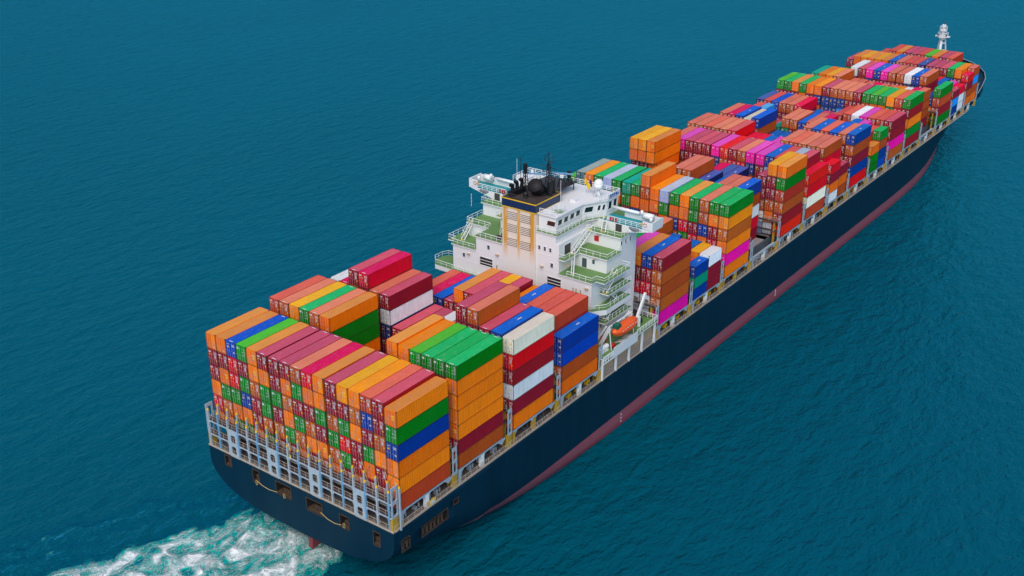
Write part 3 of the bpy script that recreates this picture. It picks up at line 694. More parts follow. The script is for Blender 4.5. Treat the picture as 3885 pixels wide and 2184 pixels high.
# ---- funnel
FX1 = 69.0
mb = MB(); mb.box(XA - 0.30, FX1, -4.0, 4.0, 27.5, LR - 0.1)
funnel = mb.build('funnel_casing', 'casing', ship)
mb = MB(); mb.box(XA - 0.36, FX1 + 0.06, -4.06, 4.06, LR - 0.08, 45.35); mb.build('funnel_band', 'navy_band', funnel)
mb = MB()
for z0, z1 in ((LR - 0.16, LR + 0.06), (45.28, 45.5)):
    mb.box(XA - 0.42, XA - 0.36, -4.12, 4.12, z0, z1); mb.box(FX1 + 0.06, FX1 + 0.12, -4.12, 4.12, z0, z1)
    mb.box(XA - 0.36, FX1 + 0.06, -4.12, -4.06, z0, z1); mb.box(XA - 0.36, FX1 + 0.06, 4.06, 4.12, z0, z1)
mb.build('yellow_stripe', 'yellow', funnel)
mb = MB(); mb.box(XA - 0.3, FX1, -4.0, 4.0, 45.3, 45.46); mb.build('funnel_top', 'soot', funnel)
for yc in (1.6, -1.65):
    for (z0, z1) in ((41.2, 43.0), (38.6, 40.4), (35.6, 37.4)):
        mb = MB(); mb.box(XA - 0.335, XA - 0.30, yc - 1.2, yc + 1.2, z0, z1); mb.build('louvre_opening', 'vent', funnel)
        n = 5; st = (z1 - z0) / n
        for k in range(n):
            z = z0 + k * st
            mb = MB(); mb.box(XA - 0.42, XA - 0.335, yc - 1.2, yc + 1.2, z + st * 0.42, z + st); mb.build('louvre_slat', 'casing', funnel)
def pipe(name, p0, p1, r, n=20, bore=True, mat='black'):
    mb = MB(); mb.cyl(p0, p1, r, n=n, caps=False); ax = (Vector(p1) - Vector(p0)).normalized()
    mb.cyl(p1, Vector(p1) - ax * r * 1.2, r * 0.93, r * 0.9, n=n, m=1)
    u = Vector(p1); mb.cyl(u - ax * 0.02, u + ax * 0.02, r * 1.0, n=n, caps=False)
    return mb.build(name, [mat, 'vent'], funnel, True)
pipe('exhaust_stack', (67.4, -0.7, 45.2), (63.9, -1.3, 47.9), 1.45)
mb = MB(); mb.cyl((66.6, -0.8, 45.4), (66.6, -0.8, 45.9), 1.9, 1.6, 20); mb.sphere((66.9, -0.8, 45.6), 1.55, 16, 8, 0); mb.build('exhaust_stack_base', 'black', funnel, True)
for k, (x, y, zt) in enumerate(((62.0, 2.7, 47.8), (63.4, 2.6, 48.1), (64.9, 2.5, 48.2))):
    mb = MB(); pts = [(x, y, 45.4), (x, y, zt - 0.5)] + [(x - 0.45 * (1 - math.cos(a)), y, zt - 0.5 + 0.5 * math.sin(a)) for a in (0.5, 1.0, 1.6, 2.2)]
    mb.tube(pts, 0.36, 10); mb.box(x - 0.7, x + 0.7, y - 0.6, y + 0.6, 45.4, 46.5); mb.build('gooseneck_vent', 'black', funnel)
for (x, y, zt) in ((66.6, -3.0, 48.2), (68.2, -2.7, 48.0), (62.4, -0.2, 46.3)):
    mb = MB(); mb.cyl((x, y, 45.4), (x, y, zt), 0.5, n=12); mb.sphere((x, y, zt), 0.52, 12, 6); mb.build('exhaust_pipe', 'black', funnel)
railing('funnel_railing', [(XA - 0.2, -3.9, 45.46), (XA - 0.2, 3.9, 45.46), (FX1, 3.9, 45.46)], funnel, 1.0, 1.4, 'steel_dark', 0.05)

# ---- wheelhouse
whp = [(61.3, -4.15), (61.3, -8.2), (70.5, -8.2), (73.2, -9.6), (75.2, -10.9), (79.4, -10.9), (79.4, 10.9), (75.2, 10.9), (73.2, 9.6), (71.0, 8.4), (70.6, 4.6), (69.3, 4.6), (69.3, -4.15)]
wdk = [(XA - 0.25, -4.02), (XA - 0.25, -9.1), (70.9, -9.1), (73.4, -10.4), (73.4, -14.02), (79.6, -14.02), (79.6, 14.02), (73.4, 14.02), (73.4, 10.4), (70.2, 9.1), (69.2, 4.7), (69.2, 4.1), (69.1, -4.2)]
mb = MB(); mb.prism(wdk, LW - 0.15, LW + 0.0, 1); mb.prism([(x, y) for x, y in wdk], LW + 0.003, LW + 0.03, 0); wd_ = mb.build('wheelhouse_deck', ['green', 'white'], ship)
mb = MB(); mb.prism(whp, LW + 0.03, LR - 0.25); wh = mb.build('wheelhouse', 'white', ship)
def grow(poly, dlt):
    out_ = []; n = len(poly)
    for i in range(n):
        p = Vector((*poly[i], 0)); a = (p - Vector((*poly[i - 1], 0))).normalized(); b = (Vector((*poly[(i + 1) % n], 0)) - p).normalized()
        na = Vector((a.y, -a.x, 0)); nb_ = Vector((b.y, -b.x, 0)); m_ = (na + nb_); m_ = m_ / max(0.3, m_.length_squared) * 2
        out_.append((p.x + m_.x * dlt, p.y + m_.y * dlt))
    return out_
def area(p): return sum(p[i][0] * p[(i + 1) % len(p)][1] - p[(i + 1) % len(p)][0] * p[i][1] for i in range(len(p)))
rp_ = grow(whp, 0.35 if area(whp) > 0 else -0.35)
rp_ = [(x if x > 61 else 61.0, y) for x, y in rp_]
mb = MB(); mb.prism(rp_, LR - 0.25, LR); roof = mb.build('wheelhouse_roof', 'white', wh)
railing('wheelhouse_railing', [(XA - 0.15, -4.2, LW + 0.03), (XA - 0.15, -9.0, LW + 0.03), (70.9, -9.0, LW + 0.03), (73.4, -10.3, LW + 0.03)], wd_, 1.05, 1.3, t=0.085)
def slant_window(p0, p1, z0, z1, glass='glass'):
    """window in the wall running p0->p1 (xy), leaning frame"""
    p0 = Vector((*p0, 0)); p1 = Vector((*p1, 0)); dd = (p1 - p0).normalized(); n_ = Vector((dd.y, -dd.x, 0)); sh = dd * 0.25
    mb = MB(); up0 = Vector((0, 0, z0)); up1 = Vector((0, 0, z1))
    mb.ext([p0 + up0 + n_ * 0.02, p1 + up0 + n_ * 0.02, p1 + up1 + sh + n_ * 0.02, p0 + up1 + sh + n_ * 0.02], -n_ * 0.06, 0)
    for a, b in ((p0 + up0, p1 + up0), (p1 + up0, p1 + up1 + sh), (p1 + up1 + sh, p0 + up1 + sh), (p0 + up1 + sh, p0 + up0)): mb.bar(a + n_ * 0.03, b + n_ * 0.03, 0.09, 1)
    return mb.build('wheelhouse_window', [glass, 'white'], wh)
for x in (61.7, 63.8, 65.9, 68.0): slant_window((x, -8.2), (x + 1.5, -8.2), 41.6, 42.75)
def alongw(a, b, t0, t1, **k):
    a = Vector((*a, 0)); b = Vector((*b, 0)); p = a.lerp(b, t0); q_ = a.lerp(b, t1); slant_window((p.x, p.y), (q_.x, q_.y), 41.6, 42.75, **k)
alongw((70.5, -8.2), (73.2, -9.6), 0.12, 0.75); alongw((73.2, -9.6), (75.2, -10.9), 0.1, 0.38); alongw((73.2, -9.6), (75.2, -10.9), 0.55, 0.8)
for x in (75.6, 77.5): slant_window((x, -10.9), (x + 1.3, -10.9), 41.4, 43.0)
slant_window((61.3, -6.0), (61.3, -7.9), 41.5, 42.6, 'brown_glass')
for i in range(12):
    y = -10.4 + i * 1.75; mb = MB(); mb.box(79.37, 79.44, y, y + 1.45, 41.6, 42.8); mb.build('wheelhouse_window', 'glass', wh)
# roof fittings
railing('roof_railing', [(61.2, -4.4, LR), (61.2, -8.3, LR)], roof, 1.0, 1.3, t=0.07)
railing('roof_railing', [(73.0, -10.2, LR), (75.3, -11.2, LR), (79.6, -11.2, LR), (79.6, 11.2, LR), (73.5, 11.0, LR)], roof, 1.1, 1.6, t=0.085)
mb = MB(); mb.box(75.3, 79.5, -11.32, -11.28, LR + 0.15, LR + 1.05, 0)
for i, (x0, x1, z0, z1) in enumerate([(75.6, 76.1, 0.6, 0.95), (76.3, 76.9, 0.6, 0.95), (77.1, 77.6, 0.6, 0.95), (75.5, 75.8, 0.2, 0.5), (76.0, 76.3, 0.2, 0.5), (76.6, 76.9, 0.2, 0.5), (77.2, 77.5, 0.2, 0.5), (77.8, 78.3, 0.25, 0.9), (78.5, 78.9, 0.3, 0.7)]): mb.box(x0, x1, -11.35, -11.321, LR + z0, LR + z1, 1)
mb.build('name_banner', ['decal', 'banner'], roof)
mb = MB(); mb.sphere((75.3, -8.8, 46.6), 0.95, 18, 10); mb.cyl((75.3, -8.8, 45.6), (75.3, -8.8, 46.6), 0.95, n=18); mb.cyl((75.3, -8.8, LR), (75.3, -8.8, 45.6), 0.3)
for a in range(3): mb.bar((75.3 + 0.9 * math.cos(a * 2.1), -8.8 + 0.9 * math.sin(a * 2.1), LR), (75.3, -8.8, 45.5), 0.14)
mb.box(75.0, 75.6, -9.75, -9.73, 46.2, 46.35, 1); mb.build('satellite_dome', ['rail', 'banner'], roof, True)
mb = MB(); mb.prism(oct_(63.9, -7.0, 1.0), LR + 0.002, LR + 0.1, 1); mb.cyl((63.9, -7.0, LR), (63.9, -7.0, LR + 1.8), 0.06); mb.cyl((63.9, -7.0, LR + 0.7), (63.9, -7.0, LR + 1.1), 0.22)
mb.build('compass_stand', ['rail', 'green'], roof); railing('roof_railing', [(x, y, LR + 0.1) for x, y in oct_(63.9, -7.0, 1.3)], roof, 0.9, 1.0, t=0.05, closed=True)
mb = MB(); mb.box(61.9, 62.9, -6.2, -5.2, LR, LR + 0.18); mb.cyl((66.5, -5.4, LR), (66.5, -5.4, LR + 0.5), 0.3); mb.box(70.0, 71.4, -6.8, -5.6, LR, LR + 0.5); mb.box(72.5, 74.5, 6.5, 9.5, LR, LR + 1.6); mb.build('roof_box', 'white', roof)
mb = MB(); mb.box(70.2, 76.5, -2.9, 4.2, LR + 1.55, LR + 1.7)
for x in (70.6, 76.0):
    for y in (-2.4, 3.6): mb.bar((x, y, LR), (x, y, LR + 1.55), 0.2)
rm = mb.build('radar_platform', 'steel_dark', wh)
railing('platform_railing', [(70.3, -2.8, LR + 1.7), (76.4, -2.8, LR + 1.7), (76.4, 4.1, LR + 1.7)], rm, 1.0, 1.5, 'steel_dark', 0.05)
def lattice(name, x, y, z0, z1, r0, r1):
    mb = MB(); n = 6
    cs = [(1, 1), (-1, 1), (-1, -1), (1, -1)]
    for k in range(4): mb.bar((x + cs[k][0] * r0, y + cs[k][1] * r0, z0), (x + cs[k][0] * r1, y + cs[k][1] * r1, z1), 0.12)
    for j in range(n):
        za = z0 + (z1 - z0) * j / n; zb = z0 + (z1 - z0) * (j + 1) / n; ra = r0 + (r1 - r0) * j / n; rb = r0 + (r1 - r0) * (j + 1) / n
        for k in range(4): a = cs[k]; b = cs[(k + 1) % 4]; mb.bar((x + a[0] * ra, y + a[1] * ra, za), (x + b[0] * rb, y + b[1] * rb, zb), 0.07)
    return mb.build(name, 'black', rm)
lattice('signal_mast', 70.8, 0.2, LR + 1.7, 50.4, 0.55, 0.16)
mb = MB(); mb.cyl((70.8, 0.2, 49.0), (70.8, 0.2, 53.0), 0.12, 0.05)
for z, l in ((48.2, 1.6), (49.4, 1.9), (50.6, 1.1)): mb.bar((70.8, 0.2 - l, z), (70.8, 0.2 + l, z + 0.2), 0.1)
for s_ in (-1, 1): mb.bar((70.8, 0.2 + s_ * 1.1, 50.7), (70.8, 0.2, 52.4), 0.06); mb.bar((70.8, 0.2 + s_ * 1.1, 50.7), (70.8, 0.2 + s_ * 0.9, 52.0), 0.07)
mb.build('mast_yard', 'black', rm)
lattice('radar_mast', 65.6, 2.2, 45.46, 49.6, 0.5, 0.22)
mb = MB(); mb.box(65.3, 65.9, 1.9, 2.5, 49.4, 51.2); mb.cyl((66.0, 3.6, 45.5), (66.0, 3.6, 52.3), 0.06); mb.build('mast_lamp', 'black', rm)
for x, y, zt in ((72.2, -2.0, 47.9), (69.9, 2.0, 47.6)):
    lattice('scanner_mast', x, y, LR + 1.2, zt - 0.6, 0.7, 0.3)
    mb = MB(); mb.cyl((x, y, zt - 0.6), (x, y, zt), 0.4, 0.45, 12, 0); mb.build('scanner_motor', 'rail', rm)
    mb = MB(); a = Vector((x, y, zt + 0.18)); dv = Vector((0.35, -0.94, 0)) if x > 71 else Vector((0.5, -0.86, 0)); 
    mb.ext([a - dv * 2.2 + Vector((-0.12, 0, 0)), a + dv * 2.2 + Vector((-0.12, 0, 0)), a + dv * 2.2 + Vector((0.12, 0, 0)), a - dv * 2.2 + Vector((0.12, 0, 0))], (0, 0, 0.28)); mb.build('radar_scanner', 'blue_post', rm)
lattice('lamp_mast', 74.3, -2.4, LR + 1.7, 47.0, 0.55, 0.2)
mb = MB(); mb.box(74.0, 74.6, -2.7, -2.1, 47.0, 48.2); mb.build('mast_lamp', 'black', rm)
mb = MB(); 
for x, y, z in ((68.5, -4.3, 48.3), (73.5, 10.0, 48.6), (62.0, 13.0, 41.0)): mb.cyl((x, y, LR), (x, y, z), 0.04)
mb.cyl((77.6, 9.0, LR), (77.6, 9.0, LR + 1.6), 0.35, 0.3); mb.cyl((78.4, 6.0, LR), (78.4, 6.0, LR + 1.3), 0.3)
mb.build('whip_aerial', 'rail', roof)

# ---- bridge wings
for s_ in (-1, 1):
    P = lambda y, z: (73.3, s_ * y, z)
    mb = MB()
    mb.ext([P(14.0, L1 + 0.06), P(16.0, L1 + 0.06), P(16.9, L1 + 0.3), P(21.9, 39.85), P(22.3, 40.0), P(22.3, LW), P(14.0, LW)], (0.25, 0, 0), 0)
    mb.box(73.55, 77.4, s_ * 14.02, s_ * 22.3, LW - 0.2, LW, 0)
    mb.ext([(75.6, s_ * 14.0, L1), (75.6, s_ * 17.0, L1), (75.6, s_ * 22.0, LW - 0.2), (75.6, s_ * 14.0, LW - 0.2)], (0.25, 0, 0), 0)
    mb.box(77.15, 77.4, s_ * 14.0, s_ * 22.3, LW, 41.75, 0); mb.box(73.3, 77.4, s_ * 22.3, s_ * 22.55, 39.95, 41.9, 0); mb.box(73.3, 73.5, s_ * 20.3, s_ * 22.3, LW, 41.8, 0)
    wing = mb.build('bridge_wing', 'white', ship)
    mb = MB(); mb.box(73.3, 77.12, s_ * 10.95, s_ * 22.28, LW + 0.035, LW + 0.08); mb.build('wing_deck', 'teal', wing)
    mb = MB(); mb.cyl((76.7, s_ * 11.5, 41.85), (76.7, s_ * 17.6, 41.85), 0.33, n=10); mb.cyl((76.5, s_ * 18.6, 41.7), (76.5, s_ * 20.8, 41.7), 0.65, n=14); mb.cyl((75.9, s_ * 18.6, 41.9), (75.9, s_ * 18.6, 42.9), 0.28); mb.cyl((75.0, s_ * 21.2, 41.2), (75.0, s_ * 21.2, 42.2), 0.3); mb.build('wing_shelter', 'rail', wing, True)
    railing('wing_railing', [(73.35, s_ * 12.6, LW + 0.03), (73.35, s_ * 20.3, LW + 0.03)], wing, 1.05, 1.2, t=0.085)
    for k, (z, y0, y1) in enumerate(((39.95, 17.3, 19.6), (39.72, 17.3, 20.1), (39.5, 17.6, 19.6), (39.3, 17.9, 19.0))):
        mb = MB(); mb.box(73.275, 73.30, s_ * y0, s_ * y1, z - 0.08, z + 0.08); mb.build('wing_opening', 'coaming', wing)
    mb = MB(); mb.box(73.24, 73.30, s_ * 14.3, s_ * 15.7, L1 + 0.1, LW - 0.15); mb.build('door_opening', 'steel_dark', wing)
    mb = MB()
    for i in range(12): a = i * math.pi / 6; b = a + math.pi / 6; mb.cyl((73.2, s_ * 20.9 + 0.36 * math.cos(a), 41.2 + 0.36 * math.sin(a)), (73.2, s_ * 20.9 + 0.36 * math.cos(b), 41.2 + 0.36 * math.sin(b)), 0.1, n=6, m=i % 2)
    mb.box(73.1, 73.28, s_ * 20.3, s_ * 20.0, 40.9, 41.5, 2); mb.build('lifebuoy', ['red', 'rail', 'yellow'], wing)
    mb = MB()
    for y in (12.9, 13.5, 14.1): mb.box(73.28, 73.34, s_ * y, s_ * (y + 0.35), LW + 0.25, LW + 0.95, 0)
    mb.build('rail_notice', 'red' if s_ > 0 else 'red', wing)

# ---- lifeboat deck, starboard and port
for s_ in (-1, 1):
    zl = 18.8
    mb = MB(); mb.box(57.7, 78.8, s_ * 17.02, s_ * 22.0, zl - 0.25, zl, 1); mb.box(57.7, 78.8, s_ * 17.02, s_ * 22.0, zl + 0.003, zl + 0.05, 0)
    bd = mb.build('boat_deck', ['green', 'white'], ship)
    mb = MB(); mb.box(61.5, 70.5, s_ * 22.0, s_ * 22.12, zl - 1.3, zl + 0.9); mb.build('boat_deck_bulwark', 'white', bd)
    mb = MB()
    holed_plate(mb, (57.7, s_ * 22.12, zl - 1.3), (1, 0, 0), (0, -s_ * 0.1, 0), 3.7, dict(H=1.7, side=0.2, holes=[(0.2, 0.75), (0.9, 1.45)]), 1.0)
    for k in range(1, 4): mb.box(57.7 + k * 0.92, 57.8 + k * 0.92, s_ * 22.02, s_ * 22.14, zl - 1.2, zl + 0.3)
    mb.build('boarding_gate', 'rail', bd)
    railing('boat_deck_railing', [(70.6, s_ * 21.9, zl + 0.05), (78.7, s_ * 21.9, zl + 0.05), (78.7, s_ * 17.2, zl + 0.05)], bd, 1.05, 1.2, t=0.08)
    mb = MB()
    for x in (58.0, 63.0, 68.0, 73.0, 78.0): mb.box(x, x + 0.35, s_ * 21.4, s_ * 21.8, ZD, zl - 0.25)
    mb.build('boat_deck_pillar', 'white', bd)
    mb = MB(); mb.box(57.7, 78.8, s_ * 20.9, s_ * 21.1, ZD, zl - 0.3, 0)
    for z in (14.3, 14.8, 15.4): mb.cyl((57.7, s_ * 21.3, z), (78.8, s_ * 21.3, z), 0.12, n=6, m=1)
    mb.build('pipe_trunk', ['tan', 'hatch'], bd)
    mb = MB()
    for x in (61.6, 70.0):
        mb.ext([(x, s_ * 18.2, zl + 0.05), (x, s_ * 19.0, zl + 0.05), (x, s_ * 20.9, zl + 4.2), (x, s_ * 20.6, zl + 5.0), (x, s_ * 20.3, zl + 4.6)], (0.4, 0, 0)); mb.ext([(x, s_ * 17.05, zl + 0.05), (x, s_ * 17.5, zl + 0.05), (x, s_ * 20.2, zl + 4.8), (x, s_ * 19.9, zl + 4.9)], (0.3, 0, 0))
        mb.bar((x + 0.2, s_ * 21.3, zl + 0.05), (x + 0.2, s_ * 20.6, zl + 4.9), 0.16)
    mb.bar((61.8, s_ * 20.5, zl + 4.8), (70.2, s_ * 20.5, zl + 4.8), 0.2); mb.build('lifeboat_davit', 'white', bd)
    mb = MB(); mb.cyl((74.0, s_ * 20.2, zl), (74.0, s_ * 20.2, zl + 2.2), 0.35, n=10); mb.ext([(73.7, s_ * 20.0, zl + 2.0), (74.4, s_ * 20.0, zl + 1.7), (78.2, s_ * 19.4, zl + 5.6), (77.8, s_ * 19.4, zl + 5.9)], (0, 0.45, 0)); mb.build('provision_crane', 'white', bd)
    mb = MB(); mb.cyl((72.6, s_ * 17.9, zl + 0.1), (76.6, s_ * 17.9, zl + 0.1), 0.02); mb.prism(oct_(75.2, s_ * 18.6, 1.5), zl + 0.05, zl + 1.0); mb.build('winch_cover', 'black', bd)
    mb = MB(); 
    for x, y in ((59.3, 20.4), (60.9, 20.4)): mb.cyl((x - 0.7, s_ * y, zl + 0.9), (x + 0.7, s_ * y, zl + 0.9), 0.5, n=12); mb.box(x - 0.6, x + 0.6, s_ * (y - 0.5), s_ * (y + 0.5), zl + 0.05, zl + 0.45)
    mb.build('life_raft_canister', 'rail', bd, False)
    mb = MB()
    for x in (64.8, 67.2): mb.ext([(x, s_ * 21.9, zl + 0.95), (x, s_ * 20.2, zl + 0.15), (x, s_ * 20.2, zl + 0.05), (x, s_ * 21.9, zl + 0.8)], (1.7, 0, 0))
    mb.build('raft_ramp', 'rail', bd)
    mb = MB(); mb.box(63.6, 64.4, s_ * 17.6, s_ * 18.6, zl + 0.05, zl + 1.2); mb.cyl((62.8, s_ * 20.8, zl + 0.6), (62.8, s_ * 21.4, zl + 0.6), 0.5, n=12); mb.build('boat_winch', 'red', bd)
# lifeboats hang from the davits
for s_ in (-1, 1):
    L_, nseg = 8.6, 18; vs = []; fs = []; nn = 14; cx, cy, cz = 66.6, s_ * 21.2, 22.0
    for i in range(nseg + 1):
        t = i / nseg * 2 - 1; wz = max(0.03, (1 - abs(t) ** 2.6)) ** 0.55
        for j in range(nn):
            a = 2 * math.pi * j / nn; yy = 1.35 * wz * math.cos(a); zz = 1.35 * wz * math.sin(a)
            if zz > 0: zz *= 0.95; yy *= 0.92
            zz += 0.35 * abs(t) ** 3
            vs.append((cx + t * L_ / 2, cy + yy, cz + zz))
    fs = [(i * nn + j, (i + 1) * nn + j, (i + 1) * nn + (j + 1) % nn, i * nn + (j + 1) % nn) for i in range(nseg) for j in range(nn)] + [tuple(range(nn)), tuple(nseg * nn + j for j in reversed(range(nn)))]
    root = bpy.data.objects.new('lifeboat', None); COL.objects.link(root); 
    tag(root, 'orange enclosed lifeboat hanging from white davits ' + ('above the starboard boat deck' if s_ < 0 else 'on the far port side'), 'lifeboat')
    mb = MB(); mb.add(vs, fs); bmn = mb.build('boat_hull', 'boat_orange', root, True)
    mb = MB()
    for zo in (0.02,):
        pts = [(cx + t * L_ / 2 * 0.97, cy + s_ * (1.40 * max(0.03, 1 - abs(t) ** 2.6) ** 0.55), cz + zo + 0.35 * abs(t) ** 3) for t in [k / 10 - 1 for k in range(21)]]
        mb.tube(pts, 0.10, 6)
    mb.build('fender_strip', 'boat_orange', root)
    mb = MB()
    for k in range(7): x = cx - 3.0 + k * 0.95; mb.box(x, x + 0.5, cy + s_ * 1.33, cy + s_ * 1.40, cz + 0.5, cz + 0.62)
    mb.build('reflective_strip', 'decal', root)
    mb = MB(); mb.box(cx - 3.6, cx - 2.2, cy - 0.6, cy + 0.6, cz + 0.9, cz + 1.75); mb.sphere((cx - 2.9, cy, cz + 1.6), 0.75, 12, 6, 0, (1, 0.85, 0.5)); mb.build('helm_cover', 'boat_green', root)
    mb = MB()
    for x in (cx - 3.0, cx + 3.2): mb.bar((x, cy, cz + 1.0), (x + 0.2, cy - s_ * 0.4, cz + 1.75), 0.08)
    mb.build('fall_wire', 'steel_dark', root)
# signal flags over the wheelhouse roof
for i, (x, y, z, mats, lab) in enumerate(((76.0, -5.0, 45.6, ['flag_yellow'], 'plain yellow signal flag flying above the white wheelhouse roof'), (76.6, -5.8, 45.3, ['flag_red', 'decal', 'flag_blue'], 'red white and blue flag flying beside the plain yellow flag'))):
    mb = MB(); 
    n = 6
    for k in range(n):
        a0, a1 = k / n, (k + 1) / n
        def fp(a, b): return Vector((x + 0.25 * math.sin(a * 7), y - 1.3 * a, z + b * 1.2 - 1.1 * a))
        mid = 0 if len(mats) == 1 else (2 if k < 2 else (0 if k < 4 else 1))
        mb.ext([fp(a0, 0), fp(a1, 0), fp(a1, 1), fp(a0, 1)], (0.03, 0, 0), mid)
    fl = mb.build('signal_flag', mats); tag(fl, lab, 'flag', 'signal flags over the wheelhouse')
mb = MB(); mb.cyl((76.1, -5.0, LR), (76.1, -5.0, 47.4), 0.05); mb.cyl((76.7, -5.8, LR), (76.7, -5.8, 47.2), 0.05); mb.build('flag_staff', 'rail', roof)
mb = MB(); 
for k in range(4): mb.ext([(-2.2, 0.6 - k * 0.02, 19.6 + k * 0.45), (-2.25, 0.2, 19.3 + k * 0.45), (-2.25, 0.2, 19.8 + k * 0.45), (-2.2, 0.6, 20.05 + k * 0.45)], (0.03, 0, 0), k % 3)
ens = mb.build('stern_flag', ['flag_yellow', 'boat_green', 'flag_red']); tag(ens, 'limp green, yellow and red flag on the stern rail', 'flag')
mb = MB(); mb.cyl((-2.1, 0.62, 18.9), (-2.1, 0.62, 22.0), 0.06); mb.build('ensign_staff', 'rail', stern)

# ------------------------------------------------------------------ containers
PAL = {  # side colour, roof colour paled by fading and painted-in sky sheen (as they read in daylight, sRGB), colour word
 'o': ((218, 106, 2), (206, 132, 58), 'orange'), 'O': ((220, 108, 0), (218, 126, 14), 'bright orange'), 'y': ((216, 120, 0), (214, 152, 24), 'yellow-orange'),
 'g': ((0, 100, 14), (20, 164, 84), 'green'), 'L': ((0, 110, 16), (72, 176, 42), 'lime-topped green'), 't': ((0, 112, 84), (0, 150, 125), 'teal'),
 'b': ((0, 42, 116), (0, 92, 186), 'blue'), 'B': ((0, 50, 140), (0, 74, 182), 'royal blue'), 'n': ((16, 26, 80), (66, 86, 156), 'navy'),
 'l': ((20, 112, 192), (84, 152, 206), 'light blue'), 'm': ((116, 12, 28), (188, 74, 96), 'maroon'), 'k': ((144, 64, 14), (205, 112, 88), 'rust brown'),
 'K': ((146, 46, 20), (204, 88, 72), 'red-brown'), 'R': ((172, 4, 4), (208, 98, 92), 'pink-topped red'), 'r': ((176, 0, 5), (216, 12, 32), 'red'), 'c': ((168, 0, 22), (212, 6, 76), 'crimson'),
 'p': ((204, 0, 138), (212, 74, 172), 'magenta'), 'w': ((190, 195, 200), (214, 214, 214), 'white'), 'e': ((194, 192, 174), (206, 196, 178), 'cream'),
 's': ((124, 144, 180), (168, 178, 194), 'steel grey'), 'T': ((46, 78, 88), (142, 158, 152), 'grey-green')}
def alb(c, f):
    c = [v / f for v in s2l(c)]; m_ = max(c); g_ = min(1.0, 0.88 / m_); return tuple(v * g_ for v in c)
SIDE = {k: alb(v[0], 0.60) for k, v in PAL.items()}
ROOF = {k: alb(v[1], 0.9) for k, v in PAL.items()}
A_ = 6.15
